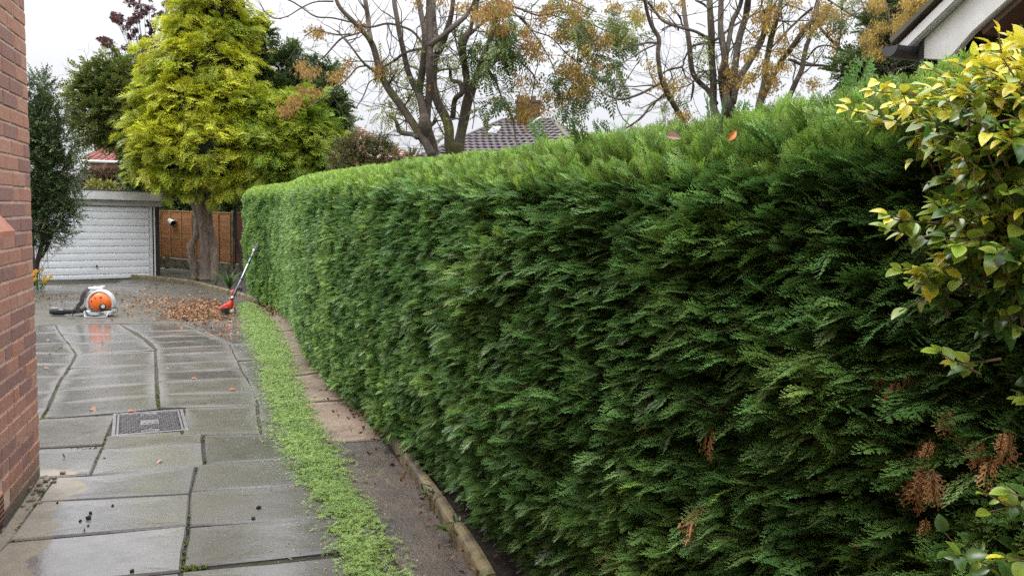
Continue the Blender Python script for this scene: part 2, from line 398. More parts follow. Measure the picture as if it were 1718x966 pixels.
def slab(px, mat, dz=0.0, tilt=.005, inset=.0005, name='slab', th=.035, sub=True):
    """a slab cast from its outline: bevelled rim, its own slight tilt and level"""
    P = [gp(x, y) for x, y in px]
    c = sum(P, Vector()) / len(P)
    P2 = []
    for i, p in enumerate(P):
        a = (P[i - 1] - p); b = (P[(i + 1) % len(P)] - p); a.z = b.z = 0
        a.normalize(); b.normalize(); q = (a + b)
        if q.length < .05: q = Vector((-a.y, a.x, 0)); q *= 1 if q.dot(c - p) > 0 else -1
        q.normalize(); q *= 1 if q.dot(c - p) > 0 else -1
        P2.append(p + q * inset)
    R_ = max((p - c).length for p in P2)
    tx, ty = random.uniform(-1, 1) * tilt, random.uniform(-1, 1) * tilt; lv = random.uniform(-.002, .003) + dz
    def zz(p): return gz(p.y) + lv + (tx * (p.x - c.x) + ty * (p.y - c.y)) / max(R_, .3)
    def ring(k, z):
        return [Vector((p.x + (c.x - p.x) * 0, p.y, 0)) for p in P2]
    # outline subdivided and slightly ragged so that no edge is ruler straight
    out = []
    for i, p in enumerate(P2):
        q = P2[(i + 1) % len(P2)]; L = (q - p).length; k = max(2, int(L / .09)) if sub else 1
        for j in range(k):
            t = j / k; w = p.lerp(q, t)
            if j: w = w + Vector((noise.noise(w * 6), noise.noise(w * 6 + Vector((9, 0, 0))), 0)) * .004
            out.append(w)
    n = len(out); mb = MB(); vs = []
    tips = []
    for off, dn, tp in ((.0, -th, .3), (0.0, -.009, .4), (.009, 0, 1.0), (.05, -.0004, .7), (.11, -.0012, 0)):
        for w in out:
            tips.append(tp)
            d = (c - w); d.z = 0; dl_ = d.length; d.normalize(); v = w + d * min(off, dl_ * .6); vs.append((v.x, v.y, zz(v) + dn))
    fs = [(r * n + i, r * n + (i + 1) % n, (r + 1) * n + (i + 1) % n, (r + 1) * n + i) for r in (0, 1, 2, 3) for i in range(n)]
    vs.append((c.x, c.y, zz(c) - .0018)); tips.append(0)
    fs += [(4 * n + i, 4 * n + (i + 1) % n, 5 * n) for i in range(n)]
    mb.add(vs, fs, tips); me = mb.mesh(name, mat, False, True)
    b = bmesh.new(); b.from_mesh(me); bmesh.ops.recalc_face_normals(b, faces=b.faces); b.faces.ensure_lookup_table()
    if b.faces[-1].normal.z < 0: bmesh.ops.reverse_faces(b, faces=b.faces)
    b.to_mesh(me); b.free()
    return link(name, me, driveway)
# slab outlines read off the drive and cast on to its surface: rows (left point, right point) per column
def column(rows, mat, left=None):
    for (a, b), (c, d) in zip(rows[:-1], rows[1:]): slab([a, b, d, c], mat, inset=.006, tilt=.011)
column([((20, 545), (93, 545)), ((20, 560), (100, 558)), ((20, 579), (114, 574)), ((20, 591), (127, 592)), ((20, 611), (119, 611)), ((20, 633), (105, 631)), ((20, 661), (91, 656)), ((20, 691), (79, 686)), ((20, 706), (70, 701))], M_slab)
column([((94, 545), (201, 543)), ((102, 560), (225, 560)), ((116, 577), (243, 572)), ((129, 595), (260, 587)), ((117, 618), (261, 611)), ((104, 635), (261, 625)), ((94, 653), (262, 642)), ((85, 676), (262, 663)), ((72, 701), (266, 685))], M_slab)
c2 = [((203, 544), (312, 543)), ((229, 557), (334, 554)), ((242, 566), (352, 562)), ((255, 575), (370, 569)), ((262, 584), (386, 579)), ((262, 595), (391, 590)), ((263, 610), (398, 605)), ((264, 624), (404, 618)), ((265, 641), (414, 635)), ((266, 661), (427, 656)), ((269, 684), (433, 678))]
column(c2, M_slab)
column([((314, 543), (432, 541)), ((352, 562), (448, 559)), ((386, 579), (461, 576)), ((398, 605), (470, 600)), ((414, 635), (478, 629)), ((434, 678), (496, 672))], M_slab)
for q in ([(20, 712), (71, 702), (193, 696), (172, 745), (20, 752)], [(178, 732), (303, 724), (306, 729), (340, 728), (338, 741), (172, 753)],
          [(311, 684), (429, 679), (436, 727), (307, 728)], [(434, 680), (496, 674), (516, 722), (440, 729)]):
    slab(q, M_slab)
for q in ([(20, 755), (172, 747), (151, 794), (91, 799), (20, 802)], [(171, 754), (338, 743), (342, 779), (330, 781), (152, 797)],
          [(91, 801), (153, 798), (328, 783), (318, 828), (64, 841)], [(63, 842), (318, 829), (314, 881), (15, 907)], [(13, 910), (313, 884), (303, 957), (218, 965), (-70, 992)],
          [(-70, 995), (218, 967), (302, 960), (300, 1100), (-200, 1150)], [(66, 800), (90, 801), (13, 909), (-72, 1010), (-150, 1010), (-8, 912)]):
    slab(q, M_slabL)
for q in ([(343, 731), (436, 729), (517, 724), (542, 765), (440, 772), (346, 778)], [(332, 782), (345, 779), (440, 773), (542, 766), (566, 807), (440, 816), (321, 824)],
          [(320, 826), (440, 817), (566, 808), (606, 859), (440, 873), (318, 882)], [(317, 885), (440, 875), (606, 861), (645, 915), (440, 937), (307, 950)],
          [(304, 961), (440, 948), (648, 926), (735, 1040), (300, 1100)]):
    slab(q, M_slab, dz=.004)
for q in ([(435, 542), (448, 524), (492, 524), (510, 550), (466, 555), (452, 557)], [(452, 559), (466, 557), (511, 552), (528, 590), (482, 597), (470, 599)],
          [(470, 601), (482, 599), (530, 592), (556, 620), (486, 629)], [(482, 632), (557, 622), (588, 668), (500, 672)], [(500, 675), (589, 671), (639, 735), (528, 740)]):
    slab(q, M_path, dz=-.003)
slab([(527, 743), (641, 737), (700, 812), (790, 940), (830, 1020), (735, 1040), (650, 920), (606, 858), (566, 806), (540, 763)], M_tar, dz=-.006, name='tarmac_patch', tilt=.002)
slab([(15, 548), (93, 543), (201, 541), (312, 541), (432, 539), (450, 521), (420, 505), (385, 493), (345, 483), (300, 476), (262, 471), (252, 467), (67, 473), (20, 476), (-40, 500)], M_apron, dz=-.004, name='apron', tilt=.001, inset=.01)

# moss and weeds standing in the joints
M_moss = leafmat('moss_green', (.04, .055, .012), (.15, .19, .03), trans=.1, rough=.9)
def moss_tuft():
    mb = MB(); r = random.Random(3)
    for i in range(14):
        a = r.uniform(0, 6.28); d = Vector((math.cos(a), math.sin(a), r.uniform(.3, 1.2))).normalized()
        leaf_into(mb, Vector((r.uniform(-.01, .01), r.uniform(-.01, .01), 0)), d, Vector((0, 0, 1)), r.uniform(.008, .02), .006, tip=r.random(), seg=2)
    return mb.mesh('moss_tuft', M_moss, False, True)
pts = []
for a, b, k in [((129, 595), (116, 618), 40), ((116, 618), (94, 653), 40), ((86, 676), (70, 702), 160), ((129, 594), (100, 556), 260), ((100, 556), (66, 546), 120), ((118, 575), (80, 595), 130),
                ((261, 584), (262, 642), 60), ((263, 645), (267, 686), 220), ((172, 748), (193, 697), 70), ((176, 750), (40, 753), 80), ((151, 795), (172, 750), 50), ((309, 686), (306, 728), 160), ((341, 730), (344, 778), 90),
                ((316, 884), (306, 950), 60), ((14, 908), (110, 900), 60), ((110, 900), (314, 882), 50), ((330, 784), (318, 880), 30), ((306, 952), (345, 950), 110), ((88, 803), (13, 909), 60), ((71, 702), (200, 695), 50), ((340, 728), (300, 727), 30)]:
    for _ in range(int(k * .28)):
        t = random.random(); p = gp(a[0] + (b[0] - a[0]) * t, a[1] + (b[1] - a[1]) * t)
        if noise.noise(p * 5) < -.15: continue
        pts.append((p.x + random.gauss(0, .006), p.y + random.gauss(0, .008), gz(p.y) - .008))
rot = np.stack([rng.uniform(-.3, .3, len(pts)), rng.uniform(-.3, .3, len(pts)), rng.uniform(0, 6.28, len(pts))], 1)
tag(scatter('joint_moss', pts, rot, rng.uniform(.4, 1.1, len(pts)), [moss_tuft()], rng.random(len(pts))), kind='stuff')

# ---- cast iron manhole cover: frame, tread plate with raised bars, two key slots, centre plate
M_iron = simple('worn_cast_iron', (.24, .23, .24), .35, (.14, .135, .14), 30, .3, .5, .002)
M_irond = simple('dark_iron', (.03, .03, .032), .6)
q = [gp(*p) for p in ((201, 695), (307, 687), (303, 721), (189, 729))]
o0 = (q[0] + q[1] + q[2] + q[3]) / 4
xa = ((q[1] - q[0]) + (q[2] - q[3])).normalized(); ya = (q[0] - q[3]) + (q[1] - q[2]); ya = (ya - xa * ya.dot(xa)).normalized()
Wm = ((q[1] - q[0]).length + (q[2] - q[3]).length) / 2; Hm = ((q[0] - q[3]).length + (q[1] - q[2]).length) / 2
za = xa.cross(ya)
if za.z < 0: za = -za
man = thing('manhole_cover', 'square ribbed cast iron inspection cover set flush in the wet slabs', 'manhole cover')
man.matrix_world = Matrix(((xa.x, ya.x, za.x, o0.x), (xa.y, ya.y, za.y, o0.y), (xa.z, ya.z, za.z, gz(o0.y) - .004), (0, 0, 0, 1)))
mb = MB()
for sx, sy, w_, h_ in ((0, 1, Wm + .05, .022), (0, -1, Wm + .05, .022), (1, 0, .022, Hm + .006), (-1, 0, .022, Hm + .006)):
    mb.box((sx * (Wm / 2 + .014), sy * (Hm / 2 + .014), -.004), (w_, h_, .022), bev=.002)
mb.build('frame', M_iron, man)
MB().box((0, 0, -.012), (Wm, Hm, .02), bev=.002).build('cover_plate', M_irond, man)
pl = man.children[-1]
bars = MB()
def inside(x, y): return not (abs(x) < .065 and abs(y) < .075) and not (abs(x) < .07 and abs(abs(y) - (Hm / 2 - .055)) < .045)
st = .026
for i in range(-20, 21):
    for j in range(-20, 21):
        x = (i + .5 * (j % 2)) * st * 1.15; y = j * st * .78
        if abs(x) > Wm / 2 - .03 or abs(y) > Hm / 2 - .03 or not inside(x, y): continue
        Mx = Matrix.Translation((x, y, .001)) @ Matrix.Rotation(R(-38), 4, 'Z')
        bars.box((0, 0, 0), (.027, .0085, .008), Mx)
tag(bars.build('tread_bars', M_iron, pl), kind='stuff')
rim = MB()
for sx, sy, w_, h_ in ((0, 1, Wm - .004, .014), (0, -1, Wm - .004, .014), (1, 0, .014, Hm - .034), (-1, 0, .014, Hm - .034)):
    rim.box((sx * (Wm / 2 - .01), sy * (Hm / 2 - .01), .0), (w_, h_, .008), bev=.0015)
rim.build('rim', M_iron, pl)
cp = MB().box((0, 0, 0), (.12, .14, .007), bev=.001)
for i in range(3): cp.box(((i - 1) * .032, 0, .005), (.014, .095, .006), bev=.001)
cp.build('centre_plate', M_iron, pl)
for s in (-1, 1):
    k = MB().lathe([(.032, -.001), (.036, .004), (.042, .004), (.044, -.001)], 20, Matrix.Translation((0, s * (Hm / 2 - .055), 0)) @ Matrix.Scale(1.4, 4, (1, 0, 0)))
    k.build('key_hole', M_iron, pl)

# ---- round topped concrete edging, stone by stone
M_edge = NM('mossy_edging_concrete'); _P = M_edge.pos()
_c = M_edge.mix(M_edge.ramp(M_edge.noise(7, _P, 6, .65), .35, .65), (.16, .12, .05), (.23, .185, .105))
_c = M_edge.mix(M_edge.ramp(M_edge.noise(12, _P, 6, .7), .5, .62), _c, (.10, .10, .03)); _c = M_edge.mix(M_edge.ramp(M_edge.noise(3, _P, 6, .7), .52, .6), _c, (.09, .07, .05))
M_edge.set(Base_Color=_c, Roughness=.7); M_edge.bump(M_edge.noise(60, _P, 6, .7), .5, .006); M_edge = M_edge.m
kerb = tag(bpy.data.objects.new('edging', None), kind='structure'); col.objects.link(kerb)
kpts = [(1.05, -.6), (.62, .7), (.27, 1.8), (-.035, 2.79), (-.085, 2.98), (-.27, 3.55), (-.52, 4.28), (-.85, 5.26), (-1.26, 6.4), (-1.62, 7.4), (-2.25, 9.0), (-3.15, 11.2), (-4.4, 14.1)]
far = [(-4.9, 14.9), (-5.9, 16.4), (-7.2, 18.3), (-8.3, 19.8), (-9.6, 20.9), (-10.6, 21.3)]
def edging(pts, w_, h_, length, name='edging_stone'):
    sp = [Vector((p[0], p[1], 0)) for p in spline(pts, 14)]
    L = [0]
    for a, b in zip(sp[:-1], sp[1:]): L.append(L[-1] + (b - a).length)
    def pos(s):
        for i in range(len(L) - 1):
            if s <= L[i + 1]: return sp[i].lerp(sp[i + 1], (s - L[i]) / max(1e-6, L[i + 1] - L[i]))
        return sp[-1]
    prof = [(-.5, -1.2), (-.5, .62), (-.44, .82), (-.28, .96), (0, 1), (.28, .96), (.44, .82), (.5, .62), (.5, -1.2)]
    s = 0
    while s < L[-1] - .2:
        e = min(s + length * random.uniform(.96, 1.02), L[-1]); vs = []; K = 5; off = random.uniform(-.006, .006); dzz = random.uniform(-.006, .006)
        for k in range(K):
            t = s + .004 + (e - s - .008) * k / (K - 1); p = pos(t); dr = (pos(t + .05) - pos(t - .05)).normalized(); nr = Vector((dr.y, -dr.x, 0))
            for a, b in prof:
                jit = noise.noise(Vector((t * 5, a * 3, b))) * .004
                vs.append(p + nr * (a * w_ + off + jit) + Vector((0, 0, gz(p.y) + b * h_ + dzz + jit)))
        n = len(prof); fs = [(k * n + j, k * n + j + 1, (k + 1) * n + j + 1, (k + 1) * n + j) for k in range(K - 1) for j in range(n - 1)]
        fs += [tuple(range(n)), tuple((K - 1) * n + j for j in range(n))[::-1]]
        m = MB(); m.add(vs, fs); m.build(name, M_edge, kerb); s = e
edging(kpts, .062, .075, .92)
edging(far, .08, .11, .8)
# ---- soil of the beds behind the edging
def strip(name, left, right, z, mat, amp=.02, nx=6):
    mb = MB(); a = spline(left, 8); b = spline(right, 8); k = min(len(a), len(b)); vs = []
    for i in range(k):
        for j in range(nx + 1):
            t = j / nx; x = a[i][0] + (b[i][0] - a[i][0]) * t; y = a[i][1] + (b[i][1] - a[i][1]) * t
            vs.append((x, y, gz(y) + z + amp * noise.noise(Vector((x * 6, y * 6, 0)))))
    mb.add(vs, [(i * (nx + 1) + j, i * (nx + 1) + j + 1, (i + 1) * (nx + 1) + j + 1, (i + 1) * (nx + 1) + j) for i in range(k - 1) for j in range(nx)])
    return tag(mb.build(name, mat), kind='structure')
strip('hedge_bed', [(x + .02, y) for x, y in kpts], [(x + 2.4, y + .8) for x, y in kpts], .02, M_soil, .03, 10)
strip('fence_bed', [(x + .03, y + .03) for x, y in [kpts[-1]] + far], [(x + 2.2, y + 2.6) for x, y in [kpts[-1]] + far], .04, M_soil, .05, 8)
# ================================================================== BRICK HOUSE WALL AT THE LEFT
def brick_mat(name, a, b, c, dirt=True):
    m = NM(name); v = m.objc(); r = m.rnd()
    base = m.mix(m.ramp(r, 0, 1), a, b); r2 = m.math('FRACT', m.math('MULTIPLY', r, 13.7)); base = m.mix(m.ramp(r2, .60, .72, 0, .85), base, c)
    P = m.pos(); base = m.mix(m.ramp(m.noise(35, P, 5, .7), .4, .7, 0, .45), base, tuple(q * .5 for q in a)); base = m.mix(m.ramp(m.noise(130, P, 3, .7), .58, .7, 0, .4), base, tuple(min(1, q * 1.7) for q in a))
    if dirt:
        sp = m.n('ShaderNodeSeparateXYZ'); m.l(P, sp.inputs[0]); g = m.math('ADD', sp.outputs[2], m.math('MULTIPLY', m.math('SUBTRACT', m.noise(7, P), .5), .25))
        base = m.mix(m.ramp(g, .02, .2, .75, 0), base, (.10, .085, .055))
    m.set(Base_Color=base, Roughness=.88); m.bump(m.math('ADD', m.noise(90, P, 5, .75), m.math('MULTIPLY', m.noise(22, P), .8)), .7, .005); return m.m
M_brick = brick_mat('red_rustic_brick', (.37, .17, .115), (.41, .22, .155), (.23, .125, .11))
M_mortar = NM('pink_sandy_mortar'); _P = M_mortar.pos()
M_mortar.set(Base_Color=M_mortar.mix(M_mortar.ramp(M_mortar.noise(20, _P), .35, .65), (.52, .38, .30), (.42, .31, .25)), Roughness=.95); M_mortar.bump(M_mortar.noise(160, _P, 4, .7), .6, .003); M_mortar = M_mortar.m
M_terra = simple('terracotta', (.42, .17, .11), .7, (.32, .12, .08), 12, .3)
house = thing('brick_house', 'red brick house corner with pinkish mortar at the left edge of the drive', 'house')
cw = Vector((-2.563, 4.112, 0)); dw = Vector((math.sin(R(19.2)), -math.cos(R(19.2)), 0)); nw = Vector((math.cos(R(19.2)), math.sin(R(19.2)), 0))   # along the wall towards us, and out of it
house.matrix_world = Matrix(((dw.x, nw.x, 0, cw.x), (dw.y, nw.y, 0, cw.y), (0, 0, 1, -.02), (0, 0, 0, 1)))
# local x runs towards the camera, local y out of the wall, z up
CO = .0755; TOP = 2.95; LEN = 1.55
m = MB(); m.box((3.2, -.155, 2.45), (6.4, .29, 5.1)); m.box((.145, -2.2, 2.45), (.29, 3.9, 5.1)); m.build('wall', M_mortar, house)
bl = [MB() for _ in range(5)]
meshes = []
def brickmesh(L, seed):
    r = random.Random(seed); bm = bmesh.new(); bmesh.ops.create_cube(bm, size=1)
    for v in bm.verts: v.co = Vector((v.co.x * L, v.co.y * .03, v.co.z * .0655)); v.co += Vector((r.uniform(-1, 1) * .0022, r.uniform(-1, 1) * .0012, r.uniform(-1, 1) * .002))
    es = [e for e in bm.edges if all(v.co.y > 0 for v in e.verts)]; bmesh.ops.bevel(bm, geom=es, offset=.004, segments=1, affect='EDGES')
    me = bpy.data.meshes.new('brick'); bm.to_mesh(me); bm.free(); me.materials.append(M_brick); return me
MS = [brickmesh(.215, i) for i in range(4)]; MH = [brickmesh(.1025, i + 9) for i in range(4)]
nb = 0
for c in range(int(TOP / CO)):
    z = .04 + c * CO
    hdr = (c % 4 == 2); x = .003 if c % 2 == 0 else .003
    seq = []
    if c % 2 == 0: seq.append('S')
    else: seq += ['H']
    while x < LEN:
        k = seq.pop(0) if seq else ('H' if (random.random() < .18) else 'S'); L = .215 if k == 'S' else .1025
        cx = x + L / 2
        if not (cx < .62 and False):
            inair = .66 < cx < 1.02 and z < .2; insill = cx > .62 and 1.33 < z < 1.5
            if not inair and not insill:
                o = link('brick', random.choice(MS if k == 'S' else MH), house, (cx, -.0205 + random.uniform(-.0015, .0015), z), (random.uniform(-.01, .01), 0, random.uniform(-.008, .008)))
                if c > 25 and False: pass
                nb += 1
        x += L + .0105
print('bricks', nb)
# far part of the wall, outside the picture: the same courses joined
m = MB(); mm = MS[0]
for c in range(int(4.9 / CO)):
    z = .04 + c * CO; x = LEN + .11 * (c % 2)
    if c >= int(TOP / CO): x = .003 + (0 if c % 2 else .113)
    while x < 6.2:
        m.box((x + .1075, -.0205, z), (.215, .03, .0655)); x += .2255
tag(m.build('brick_courses', M_brick, house), kind='stuff')
# end of the return wall: header faces seen round the corner
m = MB()
for c in range(int(4.9 / CO)):
    z = .04 + c * CO; y = -.115 - .11 * (c % 2)
    while y > -4: m.box((.008, y - .1075, z), (.03, .215, .0655)); y -= .2255
tag(m.build('return_bricks', M_brick, house), kind='stuff')
# terracotta air brick low down, projecting tile sill higher up
ab = MB().box((0, 0, 0), (.215, .03, .14), bev=.003)
o = ab.build('air_brick', M_terra, house, loc=(.84, -.004, .12))
g = MB()
for i in range(9):
    for j in range(6): g.box((-.09 + i * .0225, .0165, -.055 + j * .022), (.009, .004, .009))
tag(g.build('vent_grid', M_irond, o), kind='stuff')
m = MB()
for k in range(3): m.box((.76 + .17 * k, .03, 1.385 - 0), (.165, .14, .03), Matrix.Rotation(R(-0), 4, 'X'), bev=.006)
pr_ = MB(); pr_.add([(.66, -.02, 1.36), (.66, .075, 1.36), (.66, .075, 1.385), (.66, -.02, 1.50), (1.7, -.02, 1.36), (1.7, .075, 1.36), (1.7, .075, 1.385), (1.7, -.02, 1.50)],
       [(0, 1, 2, 3), (7, 6, 5, 4), (0, 4, 5, 1), (1, 5, 6, 2), (2, 6, 7, 3), (3, 7, 4, 0)])
pr_.build('sill', M_terra, house)
m = MB()                                              # rubble and mortar fillet along the foot of the wall
for i in range(70):
    x = random.uniform(0, 1.6); s = random.uniform(.008, .03)
    m.box((x, .03 + random.random() ** 2 * .10, random.uniform(.02, .035)), (s * random.uniform(.7, 1.5), s, s * .6), Matrix.Rotation(0, 4, 'Z'), bev=s * .15)
tag(m.build('foot_rubble', soilmat('pale_rubble', (.28, .24, .18), (.15, .12, .09)), house), kind='stuff')
# ================================================================== THE CONIFER HEDGE
hp = [(1.72, -.75), (1.12, .55), (.78, 1.35), (.41, 2.1), (.01, 2.95), (-.27, 3.75), (-.61, 4.6), (-1.05, 5.6), (-1.57, 6.8), (-2.29, 8.6), (-3.06, 10.9), (-3.98, 13.2), (-4.95, 15.0), (-5.52, 16.3), (-5.3, 17.2), (-4.7, 17.8), (-3.8, 18.2)]
hs_ = [Vector((p[0], p[1], 0)) for p in spline(hp, 12)]
hl = [0.0]
for a, b in zip(hs_[:-1], hs_[1:]): hl.append(hl[-1] + (b - a).length)
HL = hl[-1]; hl = np.array(hl); hx = np.array([p.x for p in hs_]); hy = np.array([p.y for p in hs_])
def hpos(s): return np.interp(s, hl, hx), np.interp(s, hl, hy)
def htop(y): return np.interp(y, [-1, .6, 1.1, 1.6, 2.2, 3.4, 5, 10, 15, 18.5], [1.85, 1.825, 1.775, 1.72, 1.705, 1.715, 1.765, 1.85, 1.87, 1.80])
RS = .17; TW = 1.25
def hsurf(s, w):
    """hedge skin: s along, w = arc length up the face (0..F), round the shoulder and over the top"""
    x, y = hpos(s); x2, y2 = hpos(np.minimum(s + .05, HL)); x1, y1 = hpos(np.maximum(s - .05, 0))
    t = unit(np.stack([x2 - x1, y2 - y1], -1)); nx, ny = -t[..., 1], t[..., 0]      # outwards, to the drive
    g = -SL * (np.minimum(y, 20.5) - 4.1); zb = g + .10 - .06 * np.clip((s - 4.5) / 2.5, 0, 1); H = htop(y); F = H - RS - zb
    q = np.pi / 2 * RS
    ph = np.clip((w - F) / RS, 0, np.pi / 2); back = np.clip(w - F - q, 0, None)
    v = np.clip(w / F, 0, 1)
    fz = np.clip((s - 4.5) / 2.5, 0, 1); lean = .10 * np.sin(v * np.pi * .8) + .05 * v - (.02 - .06 * fz) * (1 - v) ** 3
    off = lean - RS * (1 - np.cos(ph)) - back
    z = zb + np.minimum(w, F) + RS * np.sin(ph) + back * .10
    nz = np.sin(ph) * np.ones_like(x); nh = np.cos(ph)
    P = np.stack([x + nx * off, y + ny * off, z], -1); Nn = np.stack([nx * nh, ny * nh, nz], -1)
    return P, Nn, np.stack([t[..., 0], t[..., 1], np.zeros_like(x)], -1), F
def fbm(P, k, amp):
    return np.array([noise.noise(Vector(p) * k) for p in P]) * amp
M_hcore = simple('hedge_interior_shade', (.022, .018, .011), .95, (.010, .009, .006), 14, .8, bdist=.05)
HG = dict(dark=(.012, .036, .010), light=(.20, .40, .105), alt=((.08, .17, .022), (.46, .66, .13)))  # spray bases darkened and tips lightened: gap shade and lit tips in the colour
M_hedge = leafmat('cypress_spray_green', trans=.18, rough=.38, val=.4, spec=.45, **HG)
M_dead = leafmat('dead_cypress_brown', (.32, .16, .075), (.72, .42, .20), trans=.15, rough=.7)
M_twig = simple('brown_twig', (.10, .062, .042), .85, (.055, .035, .025), 30, .3)
hedge = thing('conifer_hedge', 'tall clipped dark green conifer hedge curving along the right of the drive', 'hedge', (0, 0, 0))
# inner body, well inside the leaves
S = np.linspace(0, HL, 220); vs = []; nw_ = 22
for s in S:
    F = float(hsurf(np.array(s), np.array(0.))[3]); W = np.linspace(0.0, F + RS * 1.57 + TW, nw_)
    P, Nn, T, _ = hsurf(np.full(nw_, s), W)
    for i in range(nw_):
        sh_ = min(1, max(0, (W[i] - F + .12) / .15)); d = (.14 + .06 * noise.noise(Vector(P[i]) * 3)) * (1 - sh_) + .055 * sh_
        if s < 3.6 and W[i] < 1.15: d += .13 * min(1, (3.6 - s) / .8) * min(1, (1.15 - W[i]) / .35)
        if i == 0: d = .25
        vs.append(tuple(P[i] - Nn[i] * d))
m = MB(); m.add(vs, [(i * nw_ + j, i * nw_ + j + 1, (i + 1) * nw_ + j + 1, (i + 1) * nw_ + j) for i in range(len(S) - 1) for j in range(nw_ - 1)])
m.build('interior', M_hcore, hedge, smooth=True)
near = [spray_mesh('cypress_spray_%d' % i, M_hedge, .135, .048, 9, 3, .12 + .12 * (i % 3), i, 1.05, .1) for i in range(6)]
mid = [spray_mesh('cypress_tip_%d' % i, M_hedge, .125, .048, 6, 2, .2, i + 20, 1.35, .1) for i in range(4)]
def sprays(n, s0, s1, wlo, whi, depth, size, name, src, top=False, tint0=0.0, dens=None, out=(1, .15), kind='stuff', parent=hedge):
    s = rng.uniform(s0, s1, n); F = hsurf(s, np.zeros(n))[3]
    lo, hi = [(q - 200 + F) if q > 100 else q + F * 0 for q in (wlo, whi)]     # values above 100 count from the top of the face
    w = lo + rng.uniform(0, 1, n) * (hi - lo)
    P, Nn, T, F = hsurf(s, np.maximum(w, 0))
    lump = fbm(P * [1, 1, 1.7], 3.2, .05) + fbm(P * [1, 1, 1.6], 8.0, .038)
    if top: lump = lump * .35
    d = rng.uniform(0, 1, n) ** 1.3 * depth
    P = P + Nn * (lump - d)[:, None]
    keep = np.ones(n, bool)
    if dens is not None: keep = rng.random(n) < dens(P, s, w)
    P, Nn, T, w, F, d, lump = P[keep], Nn[keep], T[keep], w[keep], F[keep], d[keep], lump[keep]; n = len(P)
    r3 = rng.normal(0, 1, (n, 3))
    if top:
        dr = unit(Nn * .55 + np.array([0, 0, .75]) - T * -.25 + r3 * [.32, .32, .22])
        nn = unit(rng.normal(0, 1, (n, 3)))
    else:
        sh = np.clip((w - F + .25) / .35, 0, 1)[:, None]
        dr = unit(Nn * out[0] + T * (.30 + .30 * r3[:, :1]) + r3 * [.38, .38, .34] + np.array([0, 0, out[1]]) + sh * np.array([0, 0, .45]))
        nn = unit(np.array([0, 0, 1.0]) + Nn * .18 + r3[:, ::-1] * .42)
    ti = np.clip(tint0 + .10 * np.clip((s[keep] - 4) / 5, 0, 1) + .40 * (lump / .05) + fbm(P, 1.3, .38) + rng.normal(0, .14, n) - d / depth * .3, 0, 1)  # fresh growth colour, plus lit clumps and inner shade put into the tint
    return P, dr, nn, ti, n
def gaps(P, s, w):                                    # thin places: bare patch near the camera, open foot
    k = np.ones(len(P))
    k = np.where((s < 3.0) & (w < 1.05), .42 + .4 * np.clip((w - .8) / .3, 0, 1), k)
    foot = np.clip((w - .02) / .22, .25, 1)
    nz_ = np.array([noise.noise(Vector(p) * 2.1 + Vector((5, 1, 2))) for p in P])
    return k * foot * np.clip(1.15 + nz_ * 1.3, .35, 1)
def put(name, n, s0, s1, wlo, whi, depth, size, src, **k):
    P, dr, nn, ti, n = sprays(n, s0, s1, wlo, whi, depth, size, name, src, **k)
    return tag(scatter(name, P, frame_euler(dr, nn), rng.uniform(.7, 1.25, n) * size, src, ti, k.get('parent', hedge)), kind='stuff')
S1 = 6.2      # beyond this arc length pieces are too small to tell apart
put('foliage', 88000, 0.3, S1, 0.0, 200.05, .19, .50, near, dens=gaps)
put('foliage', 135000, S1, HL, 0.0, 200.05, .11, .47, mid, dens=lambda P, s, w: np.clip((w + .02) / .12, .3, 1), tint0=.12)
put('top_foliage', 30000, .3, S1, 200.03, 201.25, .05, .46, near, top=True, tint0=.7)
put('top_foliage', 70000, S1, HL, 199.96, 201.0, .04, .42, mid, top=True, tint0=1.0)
# the sprays that show largest are pieces of their own
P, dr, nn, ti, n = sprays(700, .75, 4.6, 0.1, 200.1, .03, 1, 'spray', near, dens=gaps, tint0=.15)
E_ = frame_euler(dr, nn); big = [spray_mesh('spray', M_hedge, .17, .07, 10, 3, .2, 40 + i, .95, .15) for i in range(5)]
for i in range(min(n, 262)):
    o = link('spray', big[i % 5], hedge, tuple(P[i]), tuple(E_[i])); k = random.uniform(.42, .72); o.scale = (k, k, k)
P, dr, nn, ti, n = sprays(40, .9, 4.2, 200.1, 200.9, .0, 1, 'spray', near, top=True)
E_ = frame_euler(unit(dr + [0, 0, .4]), nn)
for i in range(min(n, 26)):                            # long shoots standing proud of the clipped top
    o = link('spray', big[i % 5], hedge, tuple(P[i]), tuple(E_[i])); k = random.uniform(.5, .85); o.scale = (k, k, k)
